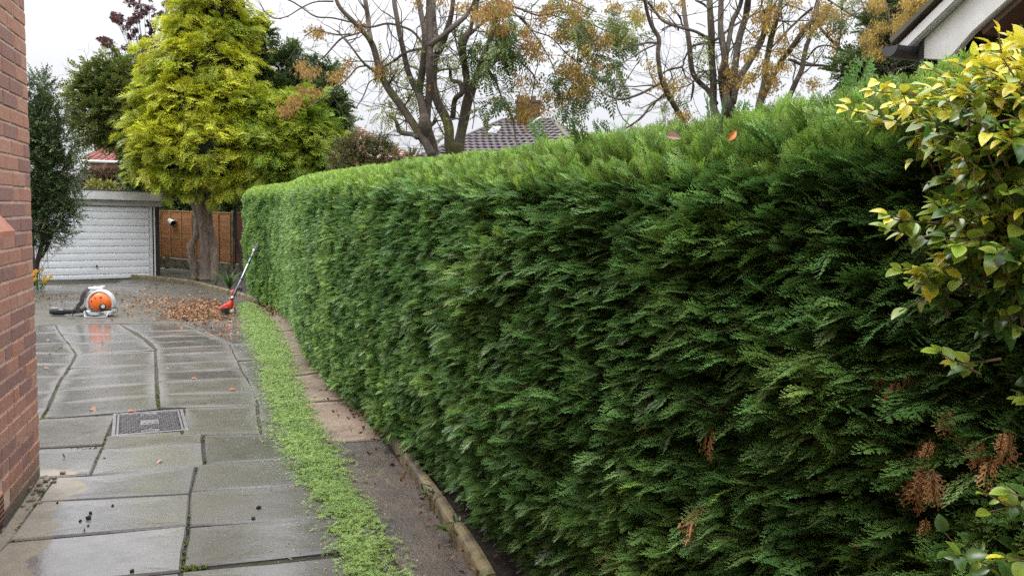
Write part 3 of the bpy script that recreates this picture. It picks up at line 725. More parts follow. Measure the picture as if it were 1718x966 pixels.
# dead brown sprays and bare stems in the thin patch
P, dr, nn, ti, n = sprays(46, 1.0, 3.3, 0.15, 1.0, .12, 1, 'dead', near)
dead = [spray_mesh('dead_spray', M_dead, .11, .06, 6, 2, .7, 60 + i, 1.0, .5) for i in range(3)]
dr[:, 2] -= .8
E_ = frame_euler(unit(dr), nn)
for i in range(n):
    o = link('dead_spray', dead[i % 3], hedge, tuple(P[i]), tuple(E_[i])); k = random.uniform(.35, .9); o.scale = (k, k, k)
for px, py, k_, sz_ in ((1480, 625, 5, .6), (1500, 650, 4, .5), (1552, 770, 9, .8), (1575, 800, 6, .7), (1560, 740, 4, .6), (1690, 720, 6, .6), (1640, 735, 4, .5), (1655, 760, 3, .5), (1392, 600, 2, .35), (1545, 870, 2, .4), (1470, 700, 2, .35), (1600, 690, 2, .5), (1440, 910, 2, .35)):
    kx = (px - 859) / FPX
    for _ in range(k_):
        p = at(px + random.gauss(0, 9), py + random.gauss(0, 9), 1.316 / (kx + .40) - random.uniform(.12, .2)); e = frame_euler(np.array([[random.gauss(-.3, .35), random.gauss(-.2, .35), -.9]]), np.array([[-.6, -.8, .2]]) + rng.normal(0, .3, (1, 3)))[0]
        o = link('dead_spray', random.choice(dead), hedge, tuple(p), tuple(e)); k = sz_ * random.uniform(.35, .75); o.scale = (k, k, k)
m = MB(); P, dr, nn, ti, n = sprays(900, .3, 5.5, 0.02, 1.3, .3, 1, 'twig', near)
for i in range(n):
    a = Vector(P[i]) - Vector(dr[i]) * .12; L = random.uniform(.08, .26); d = (Vector(dr[i]) + Vector(np.random.normal(0, .45, 3))).normalized()
    m.tube([a, a + d * L * .5 + Vector((0, 0, random.uniform(-.02, .02))), a + d * L], [.0028, .002, .0008], 3, False)
tag(m.build('inner_twigs', M_twig, hedge), kind='stuff')
s = .8
while s < HL - 1.5:                                   # the row of stems the hedge grows from
    x, y = hpos(s); P, Nn, T, F = hsurf(np.array([s]), np.array([.3])); c = Vector(P[0]) - Vector(Nn[0]) * random.uniform(.22, .34); r = random.uniform(.022, .04)
    pts = [Vector((c.x + random.uniform(-.02, .02), c.y + random.uniform(-.02, .02), gz(y) - .05 + z)) for z in (0, .15, .4, .8, 1.2)]
    MB().tube(pts, [r * 1.25, r, r * .95, r * .8, r * .5], 8).build('stem', M_twig, hedge, smooth=True); s += random.uniform(.5, .75)
# ================================================================== GARAGE
M_white = simple('white_painted_steel', (.88, .90, .92), .35, (.82, .84, .86), 5)
M_upvc = simple('white_fascia', (.87, .88, .89), .4, (.62, .62, .60), 3)
M_beige = simple('weathered_white_board', (.50, .48, .44), .6, (.42, .40, .36), 6, .1)
M_black = simple('black_stained_timber', (.025, .024, .024), .6, (.04, .036, .034), 10, .2)
M_felt = simple('grey_roof_felt', (.12, .12, .125), .8, (.08, .08, .085), 20, .4)
gpt = gp(252.5, 465.5); GZ = gz(30)
fx = Vector((math.sin(R(50)), math.cos(R(50)), 0)); fy = Vector((-math.cos(R(50)), math.sin(R(50)), 0))
gar = thing('garage', 'flat roofed garage with white ribbed up and over door behind the leaf blower', 'garage')
gar.matrix_world = Matrix(((fx.x, fy.x, 0, gpt.x), (fx.y, fy.y, 0, gpt.y), (0, 0, 1, GZ), (0, 0, 0, 1)))
DW, DH = 2.72, 1.98
door = MB().box((-DW / 2, .03, DH / 2), (DW, .02, DH)).build('door', M_white, gar)
npn = 11; hts = [.15] + [.188] * 9 + [.138]; z = DH
for i, h in enumerate(hts):
    z -= h; x0, x1 = -DW + .03, -.03
    prf = [(0.018, 0.004), (-.012, .012), (-.016, h * .5), (-.012, h - .028), (0.004, h - .016), (.018, h - .012)]
    m = MB(); vs = [(x, y, z + q) for x in (x0, x1) for y, q in prf]; n = len(prf)
    m.add(vs, [(j, j + 1, n + j + 1, n + j)[::-1] for j in range(n - 1)] + [tuple(range(n)), tuple(range(n, 2 * n))[::-1]]); m.build('door_panel', M_white, door)
h = MB().lathe([(0, 0), (.028, 0), (.028, .012), (.012, .02), (.012, .045), (0, .045)], 14, Matrix.Translation((-DW / 2, -.0, .36)) @ Matrix.Rotation(R(90), 4, 'X'))
h.box((-DW / 2, -.05, .335), (.022, .018, .11), bev=.005); h.build('handle', M_irond, door)
for x in (-DW - .035, .035): MB().box((x, .0, DH / 2 + .01), (.065, .06, DH + .02), bev=.004).build('door_frame', M_upvc, gar)
MB().box((.17, .08, 1.05), (.2, .12, 2.1), bev=.004).build('corner_post', M_black, gar)
MB().box((-DW - .17, .08, 1.05), (.2, .12, 2.1), bev=.004).build('corner_post', M_black, gar)
MB().box((-DW / 2 - .0, -.06, DH + .095), (DW + .62, .05, .17), bev=.004).build('lintel_board', M_beige, gar)
MB().box((-DW / 2 + .03, -.16, DH + .29), (DW + .86, .05, .235), bev=.004).build('fascia', M_upvc, gar)
MB().box((-DW / 2 + .03, -.11, DH + .185), (DW + .80, .09, .012)).build('soffit', M_beige, gar)
MB().box((-DW / 2, 2.5, DH + .425), (DW + .9, 5.4, .03)).build('roof', M_felt, gar)
m = MB()
for x in (-DW - .2, .2): m.box((x, 2.6, 1.12), (.1, 4.9, 2.24))
m.box((-DW / 2, 5.0, 1.12), (DW + .4, .1, 2.24)); m.build('wall', M_beige, gar)
MB().box((.12, -.03, 1.0), (.035, .035, 1.98), bev=.01).build('downpipe', M_upvc, gar)

# ================================================================== FENCE WITH HORIZONTAL LAP PANELS
M_fence = NM('orange_lap_timber'); _v = M_fence.objc(); _P = M_fence.pos(); _r = M_fence.rnd()
_c = M_fence.mix(_r, (.55, .28, .12), (.42, .20, .08)); _c = M_fence.mix(M_fence.ramp(M_fence.noise(3, _P, 6, .6, 0, (1, 1, 14)), .4, .6, 0, .5), _c, (.16, .07, .03))
M_fence.set(Base_Color=_c, Roughness=.8); M_fence.bump(M_fence.noise(4, _P, 5, .7, 0, (1, 1, 30)), .4, .01); M_fence = M_fence.m
M_fdark = simple('dark_red_lap_timber', (.19, .07, .035), .8, (.10, .04, .022), 5, .3)
M_conc = soilmat('mossy_concrete', (.24, .21, .16), (.14, .13, .09), (.10, .12, .03))
fa, fb = Vector((-11.75, 25.5, 0)), Vector((-6.9, 22.3, 0)); fd = (fb - fa).normalized()
fence = thing('panel_fence', 'orange brown lap panel fence with concrete posts behind the conifer trunks', 'fence')
fence.matrix_world = Matrix(((fd.x, -fd.y, 0, fa.x), (fd.y, fd.x, 0, fa.y), (0, 0, 1, GZ), (0, 0, 0, 1)))
PW = 1.83; cur = 0.0
for k in range(3):
    mat = M_fence if k != 1 else M_fence
    MB().box((cur + .05, 0, .95), (.1, .1, 1.95), bev=.01).build('post', M_conc, fence)
    MB().box((cur + .1 + PW / 2, 0, .16), (PW, .05, .32), bev=.006).build('gravel_board', M_conc, fence)
    for i in range(16):
        zz = .34 + i * .092; MB().box((0, 0, 0), (PW - .01, .012, .105), Matrix.Rotation(R(8), 4, 'X')).build('slat', mat if k < 2 else M_fdark, fence, loc=(cur + .1 + PW / 2, -.012 + random.uniform(-.003, .003), zz + .05))
    for q in (.02, .33, .66, .98): MB().box((cur + .1 + PW * q * .98 + .01, -.035, .34 + .75), (.045, .03, 1.5), bev=.004).build('batten', mat if k < 2 else M_fdark, fence)
    MB().box((cur + .1 + PW / 2, -.01, 1.86), (PW, .06, .03), bev=.004).build('cap_rail', mat if k < 2 else M_fdark, fence)
    cur += PW + .1
MB().box((cur + .05, 0, .95), (.1, .1, 1.95), bev=.01).build('post', M_conc, fence)
# white pot hanging tilted on the fence
pc = fence.matrix_world @ Vector((.93, -.14, 1.52))
pot = thing('hanging_pot', 'white plastic pot tilted on its side high on the orange fence', 'plant pot', tuple(pc)); pot.rotation_euler = (R(0), R(115), R(-30))
MB().lathe([(.07, -.1), (.095, .1), (.11, .1), (.11, .125), (.10, .125), (.085, .1), (.06, -.08), (0, -.08)], 18).build('pot', M_upvc, pot, smooth=True)
M_ivy = leafmat('ivy_green', (.02, .045, .012), (.07, .13, .03), trans=.1, rough=.35)
m = MB(); r = random.Random(5)
for i in range(46):
    d = Vector((r.uniform(-1, 1), r.uniform(-1, 1), r.uniform(.3, 1))).normalized(); leaf_into(m, Vector((r.uniform(-.05, .05), r.uniform(-.05, .05), .1)), d, Vector((r.random(), 0, 1)), r.uniform(.06, .14), .04, tip=r.random())
m.build('trailing_leaves', M_ivy, pot, tips=True)

# ================================================================== HOUSES BEHIND
def plane_hit(px, py, A, B, C_):
    n = (B - A).cross(C_ - A).normalized(); d = ray(px, py); return EYE + d * ((A - EYE).dot(n) / d.dot(n))
def roof_face(name, TL, TR, BR, BL, mat, parent, rows=16, tw=.3, lip=.035, wave=.03):
    """courses of interlocking tiles over a four-cornered roof slope, one stepped and rippled mesh"""
    m = MB(); up = (TR - TL if (TR - TL).length > .01 else BR - BL).cross(TL - BL).normalized()
    if up.z < 0: up = -up
    for i in range(rows):
        t0, t1 = i / rows, (i + 1) / rows; a0, b0 = TL.lerp(BL, t0), TR.lerp(BR, t0); a1, b1 = TL.lerp(BL, t1), TR.lerp(BR, t1)
        n = max(1, int((b1 - a1).length / tw)); K = n * 2; vs = []
        for j in range(K + 1):
            u = j / K; wv = wave if j % 2 else 0
            vs += [a0.lerp(b0, u) + up * wv, a1.lerp(b1, u) + up * (wv + lip), a1.lerp(b1, u)]
        m.add(vs, [q for j in range(K) for q in ((3 * j, 3 * j + 1, 3 * j + 4, 3 * j + 3), (3 * j + 1, 3 * j + 2, 3 * j + 5, 3 * j + 4))])
    return tag(m.build(name, mat, parent), kind='stuff')
def tilemat(name, a, b, moss=None):
    m = NM(name); P = m.pos(); c = m.mix(m.ramp(m.noise(2.2, P, 6, .7), .38, .62), a, b); c = m.mix(m.ramp(m.noise(14, P, 3, .6), .45, .65, 0, .5), c, tuple(q * .6 for q in a))
    if moss: c = m.mix(m.ramp(m.noise(1.2, P, 6, .7), .55, .68), c, moss)
    m.set(Base_Color=c, Roughness=.75); return m.m
M_tile = tilemat('purple_brown_roof_tile', (.095, .075, .078), (.068, .056, .06), (.10, .09, .045))
M_tileg = tilemat('mossy_roof_tile', (.13, .115, .085), (.09, .085, .06), (.10, .11, .04))
M_tiler = tilemat('red_clay_roof_tile', (.33, .13, .10), (.26, .10, .085))
M_tilep = tilemat('faded_pink_roof_tile', (.42, .23, .19), (.34, .19, .17))
M_bfar = NM('far_brick')
_b = M_bfar.n('ShaderNodeTexBrick'); _b.inputs['Scale'].default_value = 1; _b.inputs['Brick Width'].default_value = .225; _b.inputs['Row Height'].default_value = .075; _b.inputs['Mortar Size'].default_value = .008
_b.inputs['Color1'].default_value = (.36, .13, .08, 1); _b.inputs['Color2'].default_value = (.27, .10, .07, 1); _b.inputs['Mortar'].default_value = (.40, .30, .24, 1)
_s = M_bfar.n('ShaderNodeSeparateXYZ'); M_bfar.l(M_bfar.pos(), _s.inputs[0]); _cb = M_bfar.n('ShaderNodeCombineXYZ'); M_bfar.l(M_bfar.math('ADD', _s.outputs[0], _s.outputs[1]), _cb.inputs[0]); M_bfar.l(_s.outputs[2], _cb.inputs[1]); M_bfar.l(_cb.outputs[0], _b.inputs[0])
M_bfar.set(Base_Color=_b.outputs[0], Roughness=.9); M_bfar.bump(_b.outputs[1], -.4, .01); M_bfar = M_bfar.m
M_glass = simple('window_glass', (.03, .035, .04), .08)
def ridge(name, a, b, mat, parent, r=.11):
    n = max(2, int((b - a).length / .45)); m = MB()
    for i in range(n):
        p, q = a.lerp(b, i / n), a.lerp(b, (i + .97) / n); m.tube([p, p.lerp(q, .5), q], [r * 1.06, r, r], 8)
    return tag(m.build(name, mat, parent, smooth=False), kind='stuff')

# dark hip roofed house beyond the hedge
hd = thing('hip_roofed_house', 'house with dark purple tiled hip roof and small skylight beyond the bare trees', 'house')
R1, R2 = at(843, 203, 35), at(926, 202, 34.2); E2 = at(1004, 288, 28.5); E1 = plane_hit(655, 290, R1, R2, E2); E1.z = E2.z
E3 = at(1120, 288, 38); E3.z = E2.z
roof_face('front_roof', R1, R2, E2, E1, M_tile, hd, 17, .30, .05, .045)
roof_face('side_roof', R2, R2 + Vector((.02, .02, 0)), E3, E2, M_tileg, hd, 17, .30, .05, .045)
E4 = E1 + (E3 - E2); roof_face('back_roof', R2, R1, E4, E3, M_tile, hd, 10, .6); roof_face('left_roof', R1 - Vector((.02, 0, 0)), R1, E1, E4, M_tile, hd, 10, .6)
ridge('ridge_tiles', R1, R2, M_tile, hd); ridge('hip_tiles', R2, E2, M_tileg, hd); ridge('hip_tiles', R1, E1, M_tile, hd)
m = MB(); lo = GZ - .3
for a, b in ((E1, E2), (E2, E3), (E3, E4), (E4, E1)):
    c = (E1 + E3) / 2; a2, b2 = a.lerp(c, .06), b.lerp(c, .06); a2.z = b2.z = E2.z; m.add([(a2.x, a2.y, lo), (b2.x, b2.y, lo), tuple(b2), tuple(a2)], [(0, 1, 2, 3)])
m.build('wall', M_bfar, hd)
nf = (R2 - R1).cross(E2 - R2).normalized(); nf = nf if nf.z > 0 else -nf
q = [plane_hit(x, y, R1, R2, E2) for x, y in ((828, 217), (841, 217.5), (833, 228), (819, 227))]
sk = MB(); sk.add([p + nf * .02 for p in q] + [p + nf * .14 for p in q], [(0, 1, 5, 4), (1, 2, 6, 5), (2, 3, 7, 6), (3, 0, 4, 7), (4, 5, 6, 7)]); sk = sk.build('skylight', M_beige, hd)
c = sum(q, Vector()) / 4; g = MB(); g.add([p.lerp(c, .2) + nf * .16 for p in q], [(0, 1, 2, 3)]); g.build('pane', simple('sky_glass', (.22, .25, .29), .08), sk)
M_bdark = simple('sooty_brick', (.16, .09, .07), .9, (.08, .055, .05), 14, .5)
cc = at(885, 203, 35.6); m = MB().box((cc.x, cc.y, cc.z + .1), (1.1, .6, 1.6), bev=.01); m.box((cc.x, cc.y, cc.z + .84), (1.18, .68, .10)); m.box((cc.x - .22, cc.y, cc.z + .95), (.6, .5, .14))
ch = m.build('chimney', M_bdark, hd)
for dx in (-.3, .25): MB().lathe([(.12, 0), (.10, .3), (.13, .3), (.13, .36), (.08, .36)], 12, Matrix.Translation((cc.x + dx, cc.y, cc.z + .75))).build('chimney_pot', M_bdark, ch)
MB().tube([plane_hit(892, 211, R1, R2, E2) + nf * .1, plane_hit(906, 203, R1, R2, E2) + nf * .15], .035, 6).build('lead_flashing', M_upvc, hd)

def simple_house(nm, label, apexL, apexR, eL, eR, tile, wallm=None, cat='house'):
    t = thing(nm, label, cat); d = Vector((.35, 4.2, 0)); m = MB()
    roof_face('roof', apexL, apexR, eR, eL, tile, t, 14, .32, .05, .04)
    roof_face('back_roof', apexR, apexL, Vector((eL.x, 2 * apexL.y - eL.y, eL.z)), Vector((eR.x, 2 * apexR.y - eR.y, eR.z)), tile, t, 8, .6)
    bL, bR = Vector((eL.x, 2 * apexL.y - eL.y, eL.z)), Vector((eR.x, 2 * apexR.y - eR.y, eR.z)); ins = Vector((.15, .2, 0))
    for a, b in ((eL, eR), (eR, bR), (bR, bL), (bL, eL)):
        c = (eL + eR + bL + bR) / 4; a2, b2 = a.lerp(c, .05), b.lerp(c, .05); a2.z = b2.z = eL.z; m.add([(a2.x, a2.y, lo), (b2.x, b2.y, lo), tuple(b2), tuple(a2)], [(0, 1, 2, 3)])
    m.build('wall', wallm or M_bfar, t); ridge('ridge_tiles', apexL, apexR, tile, t)
    m = MB().tube([eL, eR], .07, 6); m.build('gutter', M_upvc, t)
    return t
# red roofed house behind the garage
a1 = at(176, 243, 42); a2 = at(330, 246, 42); e1 = at(132, 270, 38); e2 = at(345, 273, 38); e2.z = e1.z
h2 = simple_house('red_roofed_house', 'red tiled house with white window and round alarm box showing above the garage roof', a1, a2, e1, e2, M_tiler)
w1 = at(182, 284, 38.0)
c = (e1 + e2) / 2; wy = e1.y + .32
W_ = MB().box((w1.x, wy, w1.z), (.75, .1, .75), bev=.01).build('window', M_upvc, h2)
for dx in (-.17, .17): MB().box((w1.x + dx, wy - .055, w1.z - .02), (.26, .02, .58)).build('pane', M_glass, W_)
w2 = at(145, 279.5, 38); MB().lathe([(0, .0), (.17, .0), (.17, .08), (.12, .12), (0, .12)], 20, Matrix.Translation((w2.x, wy - .02, w2.z)) @ Matrix.Rotation(R(90), 4, 'X')).build('alarm_box', M_upvc, h2)
# faded pink roofs beyond the hedge, left of the bare trees
a1 = at(597, 216, 46); a2 = at(607, 216, 46); e1 = at(560, 262, 41); e2 = at(700, 264, 41); e2.z = e1.z
h3 = simple_house('pink_roofed_house', 'faded pink tiled roof with brick chimney between golden conifer and bare trees', a1, a2, e1, e2, M_tilep)
cc = at(582, 210, 45.5); m = MB().box((cc.x, cc.y, cc.z - .2), (.62, .6, 1.5)); m.box((cc.x, cc.y, cc.z + .52), (.78, .72, .1)); ch = m.build('chimney', M_bdark, h3)
MB().lathe([(.14, 0), (.12, .28), (.16, .28), (.16, .34), (.1, .34)], 12, Matrix.Translation((cc.x, cc.y, cc.z + .55))).build('chimney_pot', M_terra, ch)
a1 = at(655, 246, 52); a2 = at(662, 246, 52); e1 = at(610, 275, 48); e2 = at(725, 275, 48); e2.z = e1.z
simple_house('low_pink_roof_house', 'lower pale pink roof just above the hedge beside the leaning tree stub', a1, a2, e1, e2, M_tilep)

# ================================================================== GABLE OF THE NEIGHBOUR, TOP RIGHT
gb = thing('neighbour_gable', 'brick gable with white bargeboard and black gutter rising behind the yellow shrub', 'house')
gxx = Vector((math.sin(R(20)), -math.cos(R(20)), 0)); gyy = Vector((math.cos(R(20)), math.sin(R(20)), 0))   # along the gable towards us; back into the house
GP0 = at(1690, 30, 3.25); VP0 = GP0 - gyy * .3
def pp(px, py, off=0.0): o = VP0 + gyy * off; return plane_hit(px, py, o, o + gxx, o + Vector((0, 0, 1)))
def slabpoly(name, pts, d0, d1, mat, parent=gb, bev=0):
    n = len(pts); m = MB(); m.add([p + gyy * d0 for p in pts] + [p + gyy * d1 for p in pts],
        [tuple(range(n)), tuple(range(n, 2 * n))[::-1]] + [(i, n + i, n + (i + 1) % n, (i + 1) % n) for i in range(n)])
    o = m.build(name, mat, parent)
    b = bmesh.new(); b.from_mesh(o.data); bmesh.ops.recalc_face_normals(b, faces=b.faces)
    if bev: bmesh.ops.bevel(b, geom=b.edges[:], offset=bev, segments=2, affect='EDGES')
    b.to_mesh(o.data); b.free(); return o
A = pp(1549, 67); s1 = (pp(1617, 2) - A).normalized()                         # rake direction of the verge
L_ = 3.0; B = A + s1 * L_
dn = s1.cross(gyy).normalized(); dn = -dn if dn.z > 0 else dn; wd = .135
slabpoly('bargeboard', [A, pp(1549, 100), pp(1590, 102), A + dn * wd + s1 * .18, B + dn * wd, B], 0, .03, M_upvc, bev=.004)
slabpoly('undercloak', [A + dn * -.002 + s1 * -.08, B - dn * .002, B - dn * .05, A - dn * .05 + s1 * -.10], -.035, .05, simple('pale_trim', (.75, .76, .76), .5, (.62, .62, .61), 4), bev=.006)
M_ver = soilmat('rough_verge_mortar', (.17, .10, .075), (.06, .04, .032))
k = 0
while k < 9:                                                              # tile edges bedded in mortar on the verge
    p = A + s1 * (-.10 + k * .34) - dn * .064
    o = slabpoly('verge_tile', [p, p + s1 * .37, p + s1 * .37 - dn * .018, p - dn * .03], -.05 - .004 * (k % 2), .32, M_tileg, bev=.003); k += 1
slabpoly('verge_mortar', [A - dn * .061 + s1 * -.07, B - dn * .061, B - dn * .09, A - dn * .09 + s1 * -.07], -.038, .03, M_ver)
T0 = A + s1 * -.12 - dn * .1; T1 = B - dn * .1
roof_face('roof', T1, T1 + gyy * 5, T0 + gyy * 5, T0, M_tileg, gb, 10, .3, .03, .03)
slabpoly('soffit', [A + dn * .12 + s1 * .2, B + dn * .12, B + dn * .16, A + dn * .16 + s1 * .2], .025, .29, simple('brown_soffit', (.16, .10, .075), .7), bev=0)
W0 = pp(1600, 100, .3); W0.z = 0; 
slabpoly('wall', [W0 + Vector((0, 0, -.4)), W0 + gxx * 2.6 + Vector((0, 0, -.4)), W0 + gxx * 2.6 + Vector((0, 0, 4.6)), W0 + Vector((0, 0, A.z + .1))], .01, .2, M_mortar)
M_brick2 = brick_mat('glossy_red_brick', (.40, .11, .06), (.33, .09, .055), (.22, .09, .07), dirt=False)
me_b = brickmesh(.215, 77); me_b = me_b.copy(); me_b.materials.clear(); me_b.materials.append(M_brick2)
z = 1.9; row = 0
while z < 3.3:
    x = .02 + (.11 if row % 2 else 0)
    while x < 1.7:
        pt = W0 + gxx * x + Vector((0, 0, z)); rel = pt - gyy * .3 - A
        if rel.dot(dn) > .02: link('brick', me_b, gb, tuple(pt + gxx * .107), (0, 0, math.atan2(-gxx.x, gxx.y) + math.pi / 2 + math.pi))
        x += .2255
    z += .0755; row += 1
K = 14; vs = []; GR = .040; out_ = Vector((-s1.x, -s1.y, 0)).normalized(); gu = A + out_ * .07 + Vector((0, 0, -.045))   # half round gutter, stop end towards us
for y in (-.10, 5):
    for j in range(K + 1):
        a = math.pi + math.pi * j / K; q = gu + gyy * y + out_ * (GR * 1.15 * math.cos(a)) + Vector((0, 0, GR * 1.1 * math.sin(a) + .02)); vs.append(tuple(q))
m = MB(); m.add(vs, [(j, j + 1, K + 2 + j, K + 1 + j) for j in range(K)] + [tuple(range(K + 1))]); g_ = m.build('gutter', simple('black_gutter', (.035, .036, .04), .4, (.06, .06, .065), 9), gb)
sm = g_.modifiers.new('t', 'SOLIDIFY'); sm.thickness = .006
slabpoly('fascia', [A + out_ * .02 + Vector((0, 0, .02)), A + out_ * .02 + Vector((0, 0, -.14)), A - out_ * .01 + Vector((0, 0, -.14)), A - out_ * .01 + Vector((0, 0, .02))], .0, 5, M_black)
# ================================================================== TREES AND SHRUBS
def bark(name, a, b, moss=None, lich=None, sc_=9):
    m = NM(name); P = m.pos(); n1 = m.noise(sc_, P, 7, .7, .5, (1, 1, .35)); c = m.mix(m.ramp(n1, .35, .65), a, b)
    if lich: c = m.mix(m.ramp(m.noise(22, P, 4, .7), .58, .66, 0, .8), c, lich)
    if moss: c = m.mix(m.ramp(m.noise(2.6, P, 5, .6), .55, .64, 0, .8), c, moss)
    m.set(Base_Color=c, Roughness=.9); m.bump(m.math('ADD', n1, m.math('MULTIPLY', m.noise(50, P, 5, .7), .4)), .8, .02); return m.m
M_bark = bark('grey_brown_bark', (.125, .098, .075), (.06, .047, .038), (.10, .105, .03), (.24, .23, .18))
M_barkc = bark('pale_conifer_bark', (.30, .23, .18), (.10, .075, .058), None, (.42, .38, .32), 11)
M_barkd = bark('dark_bark', (.07, .052, .042), (.035, .028, .023))
def limb(mb, pts, Y, dY=0.0, seed=0, n=7, close=1.0, kink=.03):
    """pts (px, py, width px): a limb traced on its own slanting depth, with natural wobble"""
    sp = spline(pts, 5); out = []; rad = []; k = len(sp)
    for i, q in enumerate(sp):
        t = i / (k - 1); Yk = Y + dY * t + .12 * math.sin(t * 7 + seed); p = at(q[0], q[1], Yk)
        r = max(.5, q[2]) / 2 / FPX * Yk * (1 + .10 * noise.noise(Vector((t * 9, seed, 0)))); out.append(p + Vector((noise.noise(p * 2), noise.noise(p * 2 + Vector((7, 0, 0))), noise.noise(p * 2 + Vector((0, 7, 0))))) * kink); rad.append(r)
    mb.tube(out, rad, n); return out, rad
def twigs(mb, lines, count, Lr, rr, r, up=.25, tips=None, depth=2, spread=1.0):
    for _ in range(count):
        pts, rad = r.choice(lines); i = r.randint(1, len(pts) - 1); p = pts[i].copy()
        ax = (pts[i] - pts[i - 1]).normalized(); d = (ax * .5 + Vector((r.gauss(0, 1), r.gauss(0, 1), r.gauss(0, .8) + up)).normalized() * spread).normalized()
        L = r.uniform(*Lr); stack = [(p, d, L, min(rad[i] * .6, rr), depth)]
        while stack:
            p, d, L, ra, lev = stack.pop(); q = [p]; rs = [ra]; K = 6; dd = d.copy()
            for k in range(K):
                dd = (dd + Vector((r.gauss(0, .22), r.gauss(0, .22), r.gauss(0, .22) + .05))).normalized(); q.append(q[-1] + dd * L / K); rs.append(ra * (1 - .75 * (k + 1) / K))
                if lev > 0 and k > 0 and r.random() < .55: stack.append((q[-1].copy(), (dd + Vector((r.gauss(0, .8), r.gauss(0, .8), r.gauss(0, .6)))).normalized(), L * r.uniform(.35, .65), rs[-1] * .75, lev - 1))
            mb.tube(q, rs, 4, False)
            if tips is not None: tips.append(q[-1])
def cloud(centres, per, spread, Y, jitterY=.5):
    """points gathered in loose bunches about pixel centres (px, py[, weight])"""
    P = []
    for c in centres:
        for _ in range(int(per * (c[2] if len(c) > 2 else 1))):
            y = Y + random.gauss(0, jitterY); p = at(c[0] + random.gauss(0, spread), c[1] + random.gauss(0, spread * .8), y); P.append(tuple(p))
    return np.array(P)
def lobes(L, Y, n, grav=-.1, out=.8, shell=.3, front=.7, rnd=.35, updn=.3):
    C_ = []; RR = []
    for q in L:
        Yc = Y + (q[4] if len(q) > 4 else 0); s = Yc / FPX; C_.append(at(q[0], q[1], Yc)); RR.append((q[2] * s, (q[2] + q[3]) / 2 * s, q[3] * s))
    C_ = np.array([tuple(c) for c in C_]); RR = np.array(RR); wgt = RR[:, 0] * RR[:, 2]; wgt = wgt / wgt.sum(); k = rng.choice(len(L), n, p=wgt)
    d = unit(rng.normal(0, 1, (n, 3))); f = rng.random(n) < front; d[:, 1] = np.where(f, -np.abs(d[:, 1]), d[:, 1])
    rad = 1.05 - shell * rng.random(n) ** 1.5; P = C_[k] + d * RR[k] * rad[:, None]; P += fbm(P, 1.7, 1)[:, None] * d * RR[k] * .22
    dr = unit(d * out + rng.normal(0, rnd, (n, 3)) + np.array([0, 0, grav])); nn = unit(np.array([0, 0, 1.0]) + d * updn + rng.normal(0, rnd, (n, 3)))
    # drop pieces buried deep inside another lobe
    keep = np.ones(n, bool)
    for j in range(len(L)):
        e = (P - C_[j]) / (RR[j] * .78); keep &= ~((np.sum(e * e, 1) < 1) & (k != j))
    return P[keep], dr[keep], nn[keep], d[keep], (C_, RR)
def crown(name, L, Y, n, src, size, parent, tint=lambda P, d: rng.random(len(P)), core=None, core_k=.72, tuft=0, tspread=.25, **k):
    P, dr, nn, d, (C_, RR) = lobes(L, Y, n // max(1, tuft), **k)
    if tuft:                                            # sprays fan out from shared branch ends, so the crown breaks into layered tufts
        reach = rng.uniform(-.22, .22, len(P)); P = P + d * reach[:, None]; P, dr, nn, d = [np.repeat(a, tuft, 0) for a in (P, dr, nn, d)]
        N_ = len(P); side = unit(np.cross(dr, nn)); a = rng.uniform(-1, 1, (N_, 1)); b = rng.random((N_, 1))
        P = P + side * a * tspread - dr * b * tspread * 1.6 + np.array([0, 0, 1]) * (-.30 * a * a * tspread - b * .05) + rng.normal(0, .03, (N_, 3)); dr = unit(dr + side * a * .8 + rng.normal(0, .14, (N_, 3)))
    o = scatter(name, P, frame_euler(dr, nn), rng.uniform(.7, 1.25, len(P)) * size, src, tint(P, d), parent)
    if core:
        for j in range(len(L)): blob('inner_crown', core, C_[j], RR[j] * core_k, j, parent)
    return tag(o, kind='stuff')
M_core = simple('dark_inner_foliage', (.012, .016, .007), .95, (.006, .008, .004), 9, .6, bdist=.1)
# ---- the golden conifer
G_ = leafmat('golden_conifer_spray', (.30, .34, .03), (.86, .86, .09), ((.07, .14, .016), (.33, .46, .055)), trans=.2, rough=.5, val=.25)
gold = [spray_mesh('golden_spray_%d' % i, G_, .40, .21, 6, 2, .32, i, 1.35, .25) for i in range(5)]
tb = gp(350, 472)
gt = thing('golden_conifer', 'large golden yellow conifer on two bare trunks beside the garage', 'tree')
m = MB(); limb(m, [(350, 476, 33), (350, 462, 30), (349, 440, 26), (347, 400, 22), (343, 360, 20), (340, 325, 18), (342, 280, 16), (345, 200, 12), (350, 100, 8)], tb.y + .2, 0, 1, 12); m.build('trunk', M_barkc, gt, smooth=True)
m = MB(); limb(m, [(361, 474, 14), (360, 440, 12), (356, 400, 11), (352, 365, 10), (352, 320, 9)], tb.y + .05, .1, 4, 10); m.build('trunk', M_barkc, gt, smooth=True)
m = MB(); limb(m, [(329, 470, 16), (326, 455, 12), (321, 432, 11), (320, 413, 11), (330, 392, 10.5), (332, 370, 10), (327, 350, 10), (320, 325, 9), (322, 290, 7)], tb.y + .1, .4, 2, 10); m.build('trunk', M_barkc, gt, smooth=True)
